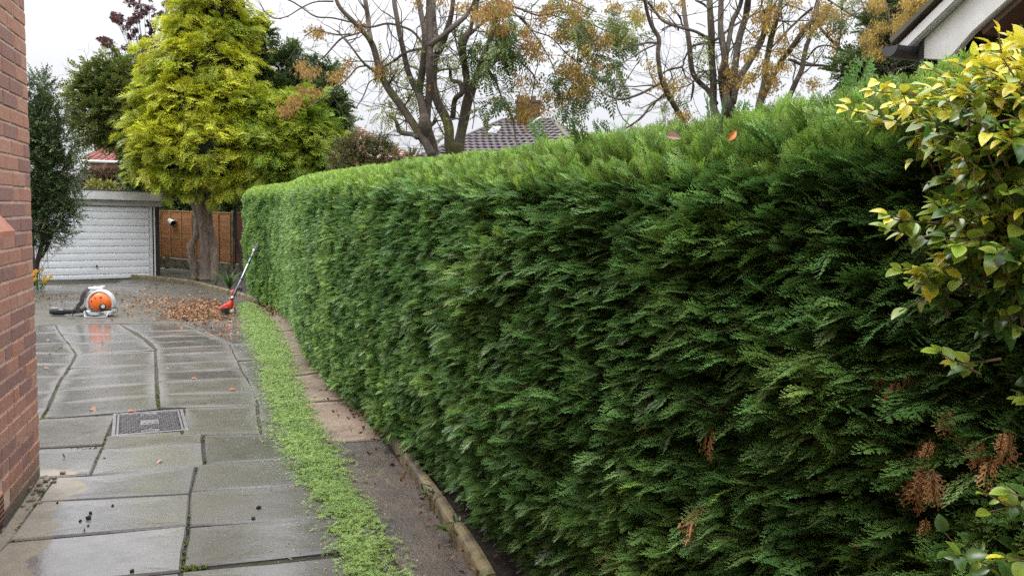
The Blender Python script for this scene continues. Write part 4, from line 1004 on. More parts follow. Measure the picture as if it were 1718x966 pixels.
LG = [(362, -60, 48, 60, .3), (352, -10, 46, 60), (375, 25, 52, 58), (325, 55, 42, 55), (402, 60, 40, 50, .2), (300, 110, 48, 52), (350, 110, 62, 62, -.3), (395, 120, 45, 50), (275, 165, 42, 45), (320, 180, 62, 55, -.5), (375, 190, 60, 55, -.4), (255, 225, 38, 48), (300, 245, 58, 48, -.7), (360, 255, 60, 50, -.8), (415, 225, 48, 48, -.3),
      (252, 268, 28, 36), (298, 293, 45, 28, -.6), (355, 296, 46, 26, -.8), (398, 292, 40, 30, -.6)]
LR = [(440, 195, 42, 38), (455, 245, 50, 42, -.3), (495, 215, 48, 42), (530, 250, 46, 48, .1), (480, 285, 55, 34, -.2), (540, 290, 40, 30, .2), (510, 185, 40, 34, .3)]
def gtint(P, d): return np.clip(.20 + .65 * (fbm(P, 1.1, 1)) - .42 * d[:, 2] + np.where(P[:, 0] > -6.8, .25, 0) + rng.normal(0, .14, len(P)), 0, 1)
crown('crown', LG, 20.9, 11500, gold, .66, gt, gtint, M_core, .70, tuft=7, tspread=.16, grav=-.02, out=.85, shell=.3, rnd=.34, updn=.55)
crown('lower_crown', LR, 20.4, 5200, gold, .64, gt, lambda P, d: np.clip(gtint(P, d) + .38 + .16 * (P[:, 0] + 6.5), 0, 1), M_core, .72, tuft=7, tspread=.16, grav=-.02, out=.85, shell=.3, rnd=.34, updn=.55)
# ---- darker cypress behind its right shoulder, half bare
D_ = leafmat('dark_cypress_spray', (.035, .07, .022), (.12, .20, .055), ((.06, .08, .025), (.21, .26, .07)), trans=.15, rough=.5)
dark = [spray_mesh('dark_spray_%d' % i, D_, .42, .24, 5, 2, .3, i + 5, 1.7, .2) for i in range(4)]
dc = thing('dark_cypress', 'dark half bare cypress behind the golden conifer\'s right shoulder', 'tree'); r = random.Random(4)
m = MB(); a = limb(m, [(425, 470, 14), (428, 330, 13), (432, 240, 12), (430, 150, 10), (433, 90, 6), (436, 60, 3)], 22.2, 0, 3); m.build('trunk', M_barkd, dc, smooth=True)
lines = []
for i, q in enumerate([[(431, 150, 5), (455, 140, 4), (490, 132, 3), (530, 118, 2)], [(431, 165, 5), (460, 160, 4), (500, 158, 3), (555, 165, 2)], [(431, 120, 4), (455, 105, 3), (480, 95, 2)], [(431, 180, 4), (470, 185, 3), (510, 160, 2.5), (545, 140, 1.5)], [(432, 95, 3), (425, 80, 2), (408, 62, 1.5)], [(431, 140, 3), (450, 150, 3), (470, 170, 2), (478, 190, 1.5)]]):
    m = MB(); lines.append(limb(m, q, 22.0, -.6, i)); m.build('limb', M_barkd, dc)
m = MB(); twigs(m, lines, 60, (.4, 1.2), .014, r, .5); tag(m.build('twigs', M_barkd, dc), kind='stuff')
crown('crown', [(470, 118, 34, 24), (500, 105, 24, 20), (525, 150, 38, 26), (548, 175, 30, 26), (480, 165, 44, 28), (545, 128, 22, 20), (440, 75, 18, 14), (560, 205, 22, 34, .2), (520, 195, 40, 30, .2), (450, 135, 20, 22)], 21.9, 1500, dark, .85, dc, lambda P, d: np.clip(.25 + .8 * fbm(P, 1.5, 1) + .3 * rng.random(len(P)), 0, 1), None, grav=.05, shell=.9, rnd=.5)
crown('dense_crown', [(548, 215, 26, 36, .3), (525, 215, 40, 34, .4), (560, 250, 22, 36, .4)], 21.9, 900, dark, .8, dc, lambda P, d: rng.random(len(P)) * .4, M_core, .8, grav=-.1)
crown('side_sprigs', [(440, 62, 16, 12), (412, 62, 12, 14)], 21.9, 120, dark, .75, dc, None or (lambda P, d: rng.random(len(P)) * .6), None, grav=.1, shell=.9)
# ---- broadleaf tree behind the garage
B_ = leafmat('dull_green_leaf', (.05, .085, .018), (.17, .23, .045), ((.13, .14, .025), (.32, .33, .06)), trans=.25, rough=.4, val=.35)
bl_ = [twig_mesh('leafy_twig_%d' % i, B_, .34, 13, .085, .045, i, 60) for i in range(4)]
ap = thing('broadleaf_tree', 'loose dull green broadleaf tree behind the garage, left of the golden conifer', 'tree')
m = MB(); lines = [limb(m, [(262, 440, 16), (258, 340, 15), (240, 270, 12), (215, 215, 9), (195, 165, 6), (178, 120, 3)], 26, 0, 1)]; m.build('trunk', M_barkd, ap, smooth=True)
for i, q in enumerate([[(240, 270, 7), (205, 240, 5), (165, 215, 3), (135, 190, 2)], [(215, 215, 6), (190, 190, 4), (160, 160, 3), (145, 125, 1.5)], [(222, 230, 6), (225, 180, 4), (222, 130, 2)]]):
    m = MB(); lines.append(limb(m, q, 26, -.4, i)); m.build('limb', M_barkd, ap)
m = MB(); twigs(m, lines, 70, (.5, 1.3), .012, random.Random(8), .4); tag(m.build('twigs', M_barkd, ap), kind='stuff')
crown('crown', [(165, 135, 30, 22), (150, 165, 30, 26), (195, 150, 38, 32), (175, 195, 42, 36), (215, 125, 28, 22), (225, 185, 34, 40), (200, 225, 36, 28), (160, 215, 26, 22), (235, 235, 24, 34), (140, 185, 16, 30), (188, 108, 16, 16)], 26, 2900, bl_, 1.15, ap, lambda P, d: np.clip(.35 + .9 * fbm(P, 1.3, 1) + rng.normal(0, .2, len(P)), 0, 1), None, grav=.15, shell=.85, rnd=.6)
crown('inner_leaves', [(200, 165, 26, 26), (190, 205, 30, 26), (225, 200, 24, 34)], 26.3, 600, bl_, 1.15, ap, lambda P, d: rng.random(len(P)) * .3, None, grav=.1, shell=1, rnd=.7)
# dark evergreen low behind the fence
ev = thing('dark_evergreen', 'dark evergreen bush filling the gap above the fence behind the bare trunks', 'bush')
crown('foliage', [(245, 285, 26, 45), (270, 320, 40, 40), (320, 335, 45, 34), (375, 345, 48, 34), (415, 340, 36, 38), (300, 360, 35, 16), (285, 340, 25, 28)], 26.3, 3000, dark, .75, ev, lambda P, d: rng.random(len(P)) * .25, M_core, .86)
m = MB(); limb(m, [(280, 470, 9), (282, 400, 8), (285, 340, 6)], 26.3); limb(m, [(385, 470, 9), (384, 400, 8), (385, 340, 6)], 26.3); m.build('stem', M_barkd, ev)
m = MB(); limb(m, [(404, 468, 7), (404, 432, 7), (398, 412, 6.5), (395, 390, 6), (395, 350, 5.5), (398, 320, 5)], 21.0, 0, 6)
tag(m.build('curved_trunk', M_barkd, None, smooth=True), 'slim dark curved trunk just left of the hedge end, in front of the fence post', 'trunk')
bpy.data.objects['curved_trunk'].name = 'young_tree'
# ---- purple maple
PM = leafmat('purple_maple_leaf', (.03, .012, .018), (.10, .03, .038), ((.05, .014, .012), (.17, .045, .035)), trans=.25, rough=.5)
def maple(seed):
    m = MB(); r = random.Random(seed)
    for i in range(5):
        a = R(r.uniform(-150, 150)); o = Vector((r.uniform(-.06, .06), r.uniform(-.06, .06), r.uniform(-.04, .04)))
        for k in range(5):
            g = a + R((k - 2) * 46); leaf_into(m, o, Vector((math.sin(g), math.cos(g), r.uniform(-.3, .1))), Vector((0, 0, 1)), .085 - .012 * abs(k - 2), .035, tip=r.random(), seg=2)
    return m.mesh('maple_leaves_%d' % seed, PM, False, True)
mp = thing('purple_maple', 'purple leaved maple with whippy stems rising above the green tree', 'tree')
mc = [(182, 72), (188, 76), (176, 68), (199, 31), (203, 34), (192, 28), (230, 8, 1.6), (222, 3), (251, 12, 2), (242, 22, 2), (284, 6, 2), (280, 14), (222, 35), (231, 28), (255, 41, 1.6), (280, 48, 1.8), (290, 26), (274, 22), (242, 64, 1.8), (222, 62), (225, 52), (255, 58), (263, 68, 1.5), (215, 81, 1.3), (234, 91), (224, 86, .7), (253, 89), (265, 95), (244, 104), (236, 116, 2), (246, 128, 2), (240, 148, 2.5), (236, 160, 2), (258, 78), (248, 78), (212, 48), (262, 30), (293, 24), (299, 24, .5), (424, 35, .7), (420, 40, .7)]
P = cloud(mc, 7, 4.2, 27.5, .4); n = len(P); d_ = unit(rng.normal(0, 1, (n, 3)) + [0, -.5, -.3])
tag(scatter('leaves', P, frame_euler(d_, unit(rng.normal(0, .5, (n, 3)) + [0, -.6, .8])), rng.uniform(.9, 1.6, n), [maple(i) for i in range(4)], rng.random(n), mp), kind='stuff')
m = MB(); limb(m, [(262, 470, 8), (256, 300, 7), (250, 200, 6), (248, 140, 5)], 27.5); m.build('trunk', M_barkd, mp)
m = MB()
for x, y, *_ in mc[:36]: limb(m, [(248 + (x - 248) * .1, 165, 2), (248 + (x - 248) * .45, 90 + (y - 20) * .55, 1.3), (x, y, .7)], 27.5, 0, x, 3, kink=.02)
tag(m.build('stems', M_barkd, mp), kind='stuff')
# ---- dark small-leaved shrub between the house corner and the garage
S_ = leafmat('small_dark_leaf', (.025, .048, .02), (.09, .14, .045), ((.05, .08, .025), (.17, .23, .075)), trans=.18, rough=.32, spec=.5)
sb = [twig_mesh('shrub_twig_%d' % i, S_, .26, 12, .045, .024, i + 9, 55) for i in range(4)]
ls = thing('tall_shrub', 'tall dark small leaved shrub between the brick house and the garage', 'shrub')
m = MB(); ln = [limb(m, [(58, 478, 9), (62, 440, 8), (72, 400, 7), (80, 340, 5), (84, 260, 4), (78, 170, 2)], 17.2, 0, 2)]; m.build('trunk', M_barkd, ls, smooth=True)
for i, q in enumerate([[(62, 440, 6), (80, 410, 5), (96, 370, 3), (115, 340, 2)], [(70, 410, 6), (66, 330, 5), (68, 230, 3), (70, 150, 1.5)], [(80, 340, 4), (100, 300, 3), (115, 260, 2)], [(76, 395, 3), (95, 398, 2), (116, 410, 1.2)]]):
    m = MB(); ln.append(limb(m, q, 17.2, -.3, i)); m.build('limb', M_barkd, ls)
m = MB(); twigs(m, ln, 70, (.3, .8), .008, random.Random(18), .5); tag(m.build('twigs', M_barkd, ls), kind='stuff')
crown('crown', [(66, 160, 14, 30), (80, 200, 24, 34), (70, 240, 30, 36), (98, 240, 24, 32), (80, 290, 42, 36), (108, 290, 22, 30), (78, 335, 44, 34), (105, 330, 24, 22), (66, 375, 34, 26), (92, 365, 24, 18), (52, 300, 30, 90), (62, 400, 18, 18)], 17.2, 3600, sb, 1.25, ls, lambda P, d: np.clip(.3 + fbm(P, 2, 1) + .35 * d[:, 2] + rng.normal(0, .15, len(P)), 0, 1), None, grav=.3, shell=.8, rnd=.5)
crown('sprigs', [(112, 395, 10, 5), (122, 360, 8, 12), (128, 285, 6, 14), (98, 200, 6, 12), (74, 140, 5, 14), (115, 250, 8, 12), (130, 340, 6, 6), (108, 410, 5, 3)], 17.0, 200, sb, 1.1, ls, lambda P, d: rng.random(len(P)), None, grav=.3, shell=1, rnd=.5)
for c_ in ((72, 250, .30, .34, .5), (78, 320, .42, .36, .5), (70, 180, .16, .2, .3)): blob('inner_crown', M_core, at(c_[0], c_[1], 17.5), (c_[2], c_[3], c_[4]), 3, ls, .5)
# ---- bushes beyond
M_hp = leafmat('bronze_leaf', (.05, .03, .025), (.15, .08, .06), ((.08, .06, .03), (.22, .17, .06)), trans=.2)
M_vg = leafmat('pale_yellow_leaf', (.10, .12, .02), (.45, .45, .10), trans=.25)
hb = [twig_mesh('bronze_twig_%d' % i, M_hp, .3, 12, .08, .045, i + 3, 60) for i in range(3)]; vb = [twig_mesh('variegated_twig_%d' % i, M_vg, .25, 12, .07, .04, i + 3, 60) for i in range(3)]
bb = thing('bronze_bush', 'bronze leaved bush showing above the garage roof below the far brick wall', 'bush'); MB().tube([at(180, 470, 31), at(180, 305, 31)], .04, 6).build('stem', M_barkd, bb)
crown('foliage', [(150, 302, 20, 14), (180, 300, 26, 16), (205, 304, 20, 14)], 31, 900, hb, .9, bb, lambda P, d: rng.random(len(P)) * .7, None, shell=.9)
yb = thing('yellow_bush', 'low pale yellow bush just above the garage roof edge', 'bush'); MB().tube([at(175, 470, 30), at(175, 314, 30)], .03, 6).build('stem', M_barkd, yb)
crown('foliage', [(165, 312, 18, 6), (185, 314, 10, 6), (215, 310, 8, 8)], 30, 380, vb, .7, yb, lambda P, d: rng.random(len(P)), None, shell=.9)
LB = leafmat('thin_olive_leaf', (.035, .055, .015), (.13, .16, .045), ((.10, .085, .03), (.30, .22, .09)), trans=.25)
lb = [twig_mesh('olive_twig_%d' % i, LB, .32, 12, .065, .034, i + 31, 60) for i in range(4)]
bs = thing('loose_shrub', 'loose olive green shrub above the hedge between golden conifer and bare trees', 'shrub'); m = MB(); ln = []
for i, q in enumerate([[(615, 330, 5), (612, 280, 4), (600, 245, 2)], [(625, 330, 5), (635, 280, 4), (650, 250, 2)], [(635, 330, 4), (665, 290, 3), (690, 268, 1.5)], [(600, 330, 4), (585, 280, 3), (590, 250, 1.5)]]): ln.append(limb(m, q, 19, 0, i))
m.build('stems', M_barkd, bs); m = MB(); twigs(m, ln, 60, (.4, 1.0), .008, random.Random(28), .5); tag(m.build('twigs', M_barkd, bs), kind='stuff')
crown('foliage', [(585, 268, 26, 28), (610, 255, 26, 26), (635, 268, 30, 24), (600, 285, 40, 22), (650, 275, 26, 22), (675, 285, 26, 18), (640, 245, 14, 12), (620, 290, 60, 16), (690, 270, 14, 12)], 19, 2700, lb, .75, bs, lambda P, d: np.clip(.35 + fbm(P, 2, 1.2) + rng.normal(0, .2, len(P)), 0, 1), None, grav=.2, shell=.9, rnd=.6)

# ---- the bare autumn trees
KM = leafmat('orange_seed_key', (.20, .105, .03), (.48, .26, .08), ((.26, .18, .04), (.56, .40, .09)), trans=.3, rough=.6, val=.3)
PLM = leafmat('pinnate_leaf_green', (.035, .075, .02), (.09, .17, .04), ((.14, .15, .02), (.38, .36, .05)), trans=.3, rough=.45)
def keys(seed):
    m = MB(); r = random.Random(seed); 
    for i in range(17):
        o = Vector((r.gauss(0, .05), r.gauss(0, .05), r.gauss(0, .035))); d = Vector((r.gauss(0, .45), r.gauss(0, .45), -1))
        leaf_into(m, o, d, Vector((r.gauss(0, 1), r.gauss(0, 1), .1)), r.uniform(.04, .06), .019, tip=r.random(), seg=2, fold=.1)
    return m.mesh('seed_bunch_%d' % seed, KM, False, True)
def pinnate(seed, L=.40, n=6, ll=.115):
    m = MB(); r = random.Random(seed); c = [Vector((0, L * t, -L * .35 * t * t)) for t in (0, .25, .5, .75, 1)]
    m.tube(c, .0025, 3, False); m.tip = [0.0] * len(m.tip)
    for i in range(n):
        t = .2 + .75 * i / (n - 1); p = Vector((0, L * t, -L * .35 * t * t))
        for s in (-1, 1): leaf_into(m, p, Vector((s, .55, -.25 - .5 * t + r.uniform(-.1, .1))), Vector((0, 0, 1)), ll * (1 - .3 * abs(t - .5)), ll * .40, tip=r.uniform(.4, 1), seg=2)
    leaf_into(m, c[-1], Vector((0, 1, -.6)), Vector((0, 0, 1)), ll, ll * .3)
    return m.mesh('pinnate_leaf_%d' % seed, PLM, False, True)
kk = [keys(i) for i in range(5)]; pn = [pinnate(i) for i in range(4)]
def seeds(name, centres, per, Y, parent, spread=5.5, tint=.3, jit=.4, sz=1.0):
    P = cloud(centres, per, spread, Y, jit); n = len(P); d = unit(rng.normal(0, .6, (n, 3)) + [0, 1, 0])
    tag(scatter(name, P, frame_euler(d, unit(rng.normal(0, .3, (n, 3)) + [0, 0, 1])), rng.uniform(.7, 1.3, n) * sz, kk, np.clip(tint + rng.normal(0, .25, n), 0, 1), parent), kind='stuff')
def leaves(name, centres, per, Y, parent, spread=7, tint=.15, jit=.4, sz=.8):
    P = cloud(centres, per, spread, Y, jit); n = len(P); d = unit(rng.normal(0, .8, (n, 3)) + [.1, -.2, -.35])
    tag(scatter(name, P, frame_euler(d, unit(rng.normal(0, .4, (n, 3)) + [0, -.3, 1])), rng.uniform(.7, 1.2, n) * sz, pn, np.clip(tint + rng.normal(0, .2, n), 0, 1), parent), kind='stuff')
def bare_tree(name, label, Y, trunk, limbs, ntw, seed, Lr=(.4, 1.4)):
    t = thing(name, label, 'tree'); ln = []; r = random.Random(seed)
    for q in trunk: m = MB(); ln.append(limb(m, q, Y, 0, seed, 12)); m.build('trunk', M_bark, t, smooth=True)
    for i, q in enumerate(limbs):
        m = MB(); dY = 0 if q[0][2] > 9 else r.uniform(-.9, .9); l_ = limb(m, q, Y, dY, i + seed, 8 if q[0][2] > 5 else 6, kink=.025); ln.append(l_); m.build('limb', M_bark, t, smooth=True)
    m = MB(); twigs(m, ln[len(trunk):], ntw, Lr, .011, r, .3, depth=2); tag(m.build('twigs', M_bark, t), kind='stuff'); return t
def C2(l): return [(660 + x / 3.579, y / 3.579, *w_) for x, y, *w_ in l]
def C3(l): return [(820 + x / 4.027, y / 4.027, *w_) for x, y, *w_ in l]
def C1(l): return [(440 + x / 3.332, y / 3.332, *w_) for x, y, *w_ in l]
def C4(l): return [(1060 + x / 4.392, y / 4.392, *w_) for x, y, *w_ in l]
def C5(l): return [(1260 + x / 4.83, y / 4.83, *w_) for x, y, *w_ in l]
TA = bare_tree('bare_autumn_tree', 'knobbly forked bare tree with a pruned stub, leaning left of the mossy tree', 12.2,
    [[(745, 560, 30), (738, 400, 26), (732, 300, 22), (727, 262, 19), (721, 235, 17), (714, 212, 20), (713, 196, 17)]],
    [[(724, 262, 15), (712, 238, 14), (698, 216, 14), (671, 177, 13), (650, 147, 12), (635, 111, 11), (623, 72, 10), (602, 45, 8), (572, 12, 7), (560, -20, 6)],
     [(713, 200, 14), (705, 162, 13), (695, 145, 10), (684, 117, 9), (677, 84, 9), (668, 50, 8), (663, 14, 8), (658, -25, 7)],
     [(703, 160, 10), (706, 138, 12), (710, 112, 12), (712, 81, 11), (710, 50, 9), (706, 22, 9), (700, -20, 8)],
     [(717, 200, 12), (720, 156, 12), (720, 117, 12), (721, 84, 12), (720, 42, 11), (720, -20, 10)],
     [(714, 82, 8), (720, 76, 9), (744, 59, 9), (772, 36, 8), (783, 25, 7), (794, 6, 6), (802, -20, 5)],
     [(706, 81, 5), (677, 92, 5), (660, 102, 4), (647, 110, 4)], [(700, 232, 8), (690, 226, 8), (671, 222, 8), (664, 206, 6), (657, 196, 5)], [(724, 212, 6), (731, 204, 6), (733, 203, 5)],
     [(709, 72, 4), (695, 56, 4), (680, 48, 4), (650, 39, 4), (620, 45, 3.5), (596, 39, 3), (560, 30, 3), (530, 27, 3), (509, 15, 2.5), (485, 0, 2)],
     [(636, 125, 4), (608, 105, 4), (584, 75, 3.5), (565, 50, 3)], [(612, 111, 3), (599, 114, 3), (584, 132, 2.5), (560, 153, 2), (515, 183, 1.5)], [(632, 132, 2.5), (620, 138, 2), (611, 159, 2), (599, 180, 1.5)],
     [(606, 54, 3.5), (590, 60, 3), (569, 66, 3), (545, 96, 2.5), (530, 105, 2)], [(622, 69, 8), (617, 30, 8), (612, -10, 7)], [(560, 2, 3), (530, 3, 2.5), (506, 12, 2.5), (479, 30, 2), (458, 33, 2), (440, 18, 1.5)],
     [(650, 147, 3), (660, 128, 2.5), (668, 120, 2)], [(590, 58, 2.5), (560, 58, 2), (530, 50, 2), (510, 60, 1.5)], [(676, 178, 3), (700, 150, 2.5), (740, 130, 2)]], 95, 11)
leaves('green_leaves', C1([(820, 530), (790, 560), (730, 620), (700, 600), (770, 500), (870, 260), (830, 420), (790, 340), (700, 390), (650, 370, 2), (680, 400), (840, 590), (760, 640), (700, 640)]) + [(742, 225), (745, 185), (757, 98), (742, 95), (752, 135)], 9, 12.8, TA, 7, .75, .5, .55)
seeds('seed_bunches', C1([(295, 180, 1.6), (320, 190), (550, 150, 1.5), (650, 380, 2.2), (665, 410, 2), (210, 360), (250, 400, 1.5), (280, 390), (430, 410, 2), (480, 360, 1.4), (400, 430), (190, 560, 2.2), (160, 590, 1.6), (130, 620, 1.6), (290, 520, 1.5), (220, 510)]) + [(702, 3, 1), (722, 145, 1.2)], 8, 12.4, TA, 4.5, .3)
TB = bare_tree('bare_autumn_tree', 'mossy twin stemmed bare tree with dense orange seed bunches right of the knobbly one', 12.6,
    [[(766, 560, 36), (766, 400, 32), (765, 300, 28), (763, 262, 27), (762, 240, 26)]],
    [[(757, 262, 18), (753, 240, 18), (751, 210, 17), (735, 173, 15), (728, 140, 12), (730, 100, 12), (741, 78, 12), (752, 45, 10), (758, 17, 8), (762, -20, 7)],
     [(734, 88, 9), (731, 60, 9), (728, 30, 9), (727, -20, 8)],
     [(769, 262, 19), (772, 235, 18), (777, 205, 17), (786, 168, 17), (797, 140, 13), (811, 98, 10), (822, 67, 9), (828, 50, 8), (834, 20, 6), (838, -20, 5)],
     [(788, 165, 13), (783, 129, 12), (777, 103, 11), (776, 78, 13), (778, 66, 15), (789, 48, 7), (794, 22, 6), (806, -12, 5)],
     [(758, 200, 10), (764, 168, 9), (775, 156, 9), (772, 140, 8), (758, 134, 6), (755, 115, 5)], [(756, 116, 4), (744, 116, 3), (733, 118, 3)],
     [(783, 62, 5), (800, 48, 5), (814, 36, 4), (822, 20, 3)], [(811, 100, 4), (819, 112, 3.5), (833, 140, 3), (844, 173, 3), (861, 201, 3), (865, 232, 2), (868, 250, 1.5)],
     [(828, 50, 4), (850, 78, 3.5), (872, 103, 3), (897, 129, 2.5), (894, 152, 2), (888, 180, 1.5)], [(838, 2, 4), (852, 8, 4), (870, 15, 3.5), (902, 25, 3), (924, 25, 2.5), (960, 40, 2), (990, 60, 1.5)],
     [(834, 28, 4), (855, 26, 3), (877, 32, 3), (894, 50, 2.5), (924, 62, 2), (950, 90, 2), (975, 110, 1.5)], [(806, 105, 4), (830, 100, 4), (856, 96, 3), (880, 92, 2)], [(800, 0, 5), (830, -20, 5), (900, -10, 4), (960, 0, 3), (1000, 20, 2)],
     [(772, 100, 2.5), (764, 60, 2.5), (766, 20, 2)], [(850, 10, 3), (900, 60, 2.5), (930, 120, 2), (940, 170, 1.5)], [(900, 25, 2.5), (950, 20, 2.5), (1010, 50, 2), (1050, 60, 1.5)], [(788, 150, 2.5), (795, 175, 2), (792, 215, 1.5)]], 95, 23)
so_ = C3([(30, 40, 2), (50, 50, 2), (100, 60, 2), (10, 90), (70, 190, 2), (110, 190), (230, 220, 2), (300, 290, 2.5), (270, 350, 2), (330, 340, 2), (350, 380, 1.5), (220, 290), (390, 60, 2), (430, 50, 2), (500, 30), (560, 60, 2), (600, 20, 2), (350, 120), (360, 160), (470, 230, 2.5), (540, 250, 2.5), (510, 200, 2), (620, 100, 3), (570, 130, 2), (700, 230, 3), (650, 210, 2), (780, 280, 3), (800, 300, 2), (720, 290, 2), (650, 330, 2), (540, 370), (560, 440, 3), (600, 480, 3), (600, 540, 3), (640, 590, 3), (600, 610, 2), (540, 480, 2), (480, 480, 2), (670, 540, 2), (740, 440, 1.4), (700, 410, 1.4), (420, 650, 2), (490, 680, 2), (530, 640, 1), (200, 540, 1.6), (290, 540, 1.6), (250, 650, 1.6), (200, 760, 2), (240, 740, 2), (290, 750, 2), (340, 720, 1.6), (380, 740, 1.6), (150, 750), (230, 800, 2), (260, 850, 1), (820, 40, 1.5), (880, 30), (640, 660, .3)])
so_ += C2([(430, 30, 2), (400, 40, 1.5), (530, 70, 3), (500, 90, 2), (590, 50, 3), (560, 100, 2.5), (640, 70, 2.5), (680, 70, 2), (610, 20, 2), (690, 30, 2), (640, 170, 2), (610, 160, 1.5), (680, 180, 1.4), (780, 190, 1.4), (810, 240, 1.4), (770, 300), (300, 5)])
seeds('seed_bunches', so_, 5, 12.3, TB, 6.0, .45, .45, 1.05)
gl = C3([(820, 150, 2), (900, 200, 2.5), (960, 250, 2), (850, 110, 2), (1000, 260, 1.5), (930, 290, 1.5), (870, 240, 1.5), (830, 420, 2), (880, 440, 1.5), (850, 500, 1.5), (870, 560, 1.2), (880, 620, 1), (500, 150, 2), (560, 180, 2), (640, 160, 3), (600, 200, 2), (720, 450, 1.5), (700, 520, 1.5), (600, 650, 1.5), (560, 560, 2), (480, 580, 1.5), (460, 520, 1.2), (500, 740, 1), (520, 700), (540, 720, .6), (420, 560), (650, 690), (620, 670), (30, 240, 2), (60, 280, 2), (110, 300, 2), (150, 340, 1.5), (200, 350), (70, 330, 1.5), (90, 480, .6), (20, 500, .5), (140, 260, 1.5), (90, 660, 1), (110, 650, .8), (780, 520, 1.2), (780, 600, .8), (430, 20, 1.5), (410, 480)])
gl += C2([(460, 300, 2), (440, 340, 2), (600, 300, 2), (640, 270, 2), (700, 310, 2), (560, 400, 1.8), (470, 430, 1.5), (540, 390, 1.5), (350, 240, 1.2), (660, 440, .6), (580, 460, .8), (540, 640, .8), (540, 700, .7), (550, 600, .6), (490, 270), (640, 120, 2), (700, 130, 2), (720, 170, 1.5), (680, 590, .8), (300, 360, .6), (120, 450, .5), (430, 150), (480, 260)])
leaves('green_leaves', gl, 7, 12.5, TB, 6, .15, .5, .68)
leaves('yellow_leaves', C3([(620, 130, 2), (640, 300, 2), (680, 340, 2), (720, 400, 1.5), (850, 170, 2), (960, 230, 1.5), (950, 90, 2), (1010, 90, 1.5), (620, 560, 2), (440, 15, 1), (830, 290, 1.2), (70, 650, 1)]), 7, 12.3, TB, 5.5, .85, .4, .6)
TC = bare_tree('bare_autumn_tree', 'many stemmed bare tree fanning out behind the tall right part of the hedge', 10.3,
    [[(1235, 480, 34), (1232, 330, 32), (1226, 240, 30), (1223, 200, 24), (1221, 180, 20), (1219, 160, 13), (1217, 130, 9)], [(1265, 480, 16), (1268, 330, 14), (1270, 230, 14), (1272, 185, 12), (1276, 160, 9)]],
    [C4([(620, 860, 13), (600, 770, 13), (600, 600, 12), (595, 400, 12), (590, 250, 12), (570, 60, 11), (562, -40, 11)]), C4([(620, 760, 9), (560, 665, 9), (500, 610, 9), (450, 530, 9), (425, 380, 9), (400, 220, 8), (385, 90, 8), (372, -40, 7)]),
     C4([(690, 800, 10), (665, 650, 10), (665, 550, 10), (690, 430, 10), (660, 250, 10), (655, 100, 9), (655, -40, 9)]), C4([(740, 800, 10), (710, 560, 9), (700, 450, 9), (720, 300, 8), (740, 180, 8), (790, 60, 7), (815, -40, 7)]),
     C4([(740, 760, 11), (760, 560, 11), (770, 430, 11), (790, 300, 11), (830, 160, 10), (850, 60, 10), (857, -40, 9)]), C4([(745, 760, 11), (790, 580, 11), (870, 440, 10), (940, 330, 10), (980, 220, 9), (1010, 100, 9), (1022, -40, 8)]),
     C4([(930, 800, 11), (970, 620, 10), (990, 440, 10), (1020, 300, 10), (1060, 180, 9), (1090, 70, 8), (1102, -40, 8)]), [(1272, 178, 10), (1290, 141, 10), (1312, 101, 9), (1328, 79, 9), (1349, 50, 8), (1368, 27, 7), (1374, -15, 6)],
     [(1306, 400, 11), (1308, 260, 10), (1314, 200, 10), (1322, 170, 9), (1332, 145, 9), (1343, 120, 9), (1349, 89, 8), (1359, 64, 7), (1370, 35, 6), (1371, -10, 5)], C4([(380, 900, 9), (340, 820, 9), (270, 690, 9), (220, 560, 8), (200, 400, 8), (205, 290, 8), (150, 190, 7), (110, 80, 6), (85, -40, 5)]),
     C4([(575, 295, 6), (470, 240, 5), (330, 205, 5), (230, 150, 5), (150, 60, 4), (100, 0, 4)]), C4([(620, 305, 5), (720, 220, 4.5), (820, 140, 4), (960, 70, 3.5), (1050, 40, 3)]), C4([(575, 330, 4), (500, 330, 4), (430, 360, 3.5), (380, 450, 3), (370, 490, 3), (280, 510, 3), (230, 540, 2.5)]),
     C4([(370, 490, 2.5), (400, 560, 2.5), (450, 600, 2), (440, 740, 2)]), C3([(1200, 545, 5), (1050, 620, 4), (900, 675, 4), (800, 640, 3), (720, 590, 2)]), C3([(1200, 640, 4), (1100, 710, 4), (1030, 790, 3.5), (930, 860, 3), (860, 900, 2)]), C3([(1150, 300, 4), (1080, 292, 4), (1030, 295, 3), (980, 300, 2)]), C3([(1130, 308, 3), (1000, 370, 2.5), (890, 430, 2)]),
     [(1322, 102, 5), (1340, 107, 5), (1365, 110, 5), (1388, 112, 4), (1417, 122, 3)], [(1363, 14, 4), (1343, 33, 4), (1320, 54, 4), (1297, 77, 3), (1285, 95, 3)], [(1385, -4, 4), (1397, 4, 3.5), (1426, 21, 3), (1453, 37, 2.5), (1467, 48, 2), (1496, 81, 1.5)], [(1370, 40, 5), (1384, 56, 5), (1405, 77, 4), (1425, 100, 2)],
     C4([(335, 100, 3), (360, 150, 3), (380, 190, 3)]), C4([(465, 0, 4), (520, 30, 4), (560, 60, 4)]), C4([(570, 525, 3), (520, 530, 3), (480, 545, 2)]), C4([(455, 590, 2.5), (450, 660, 2.5), (435, 740, 2)]), [(1412, -5, 3), (1411, 30, 3), (1407, 70, 2.5), (1395, 130, 2)], [(1353, 100, 3), (1370, 80, 3), (1390, 76, 2.5), (1412, 88, 2)]], 120, 37, (.3, 1.1))
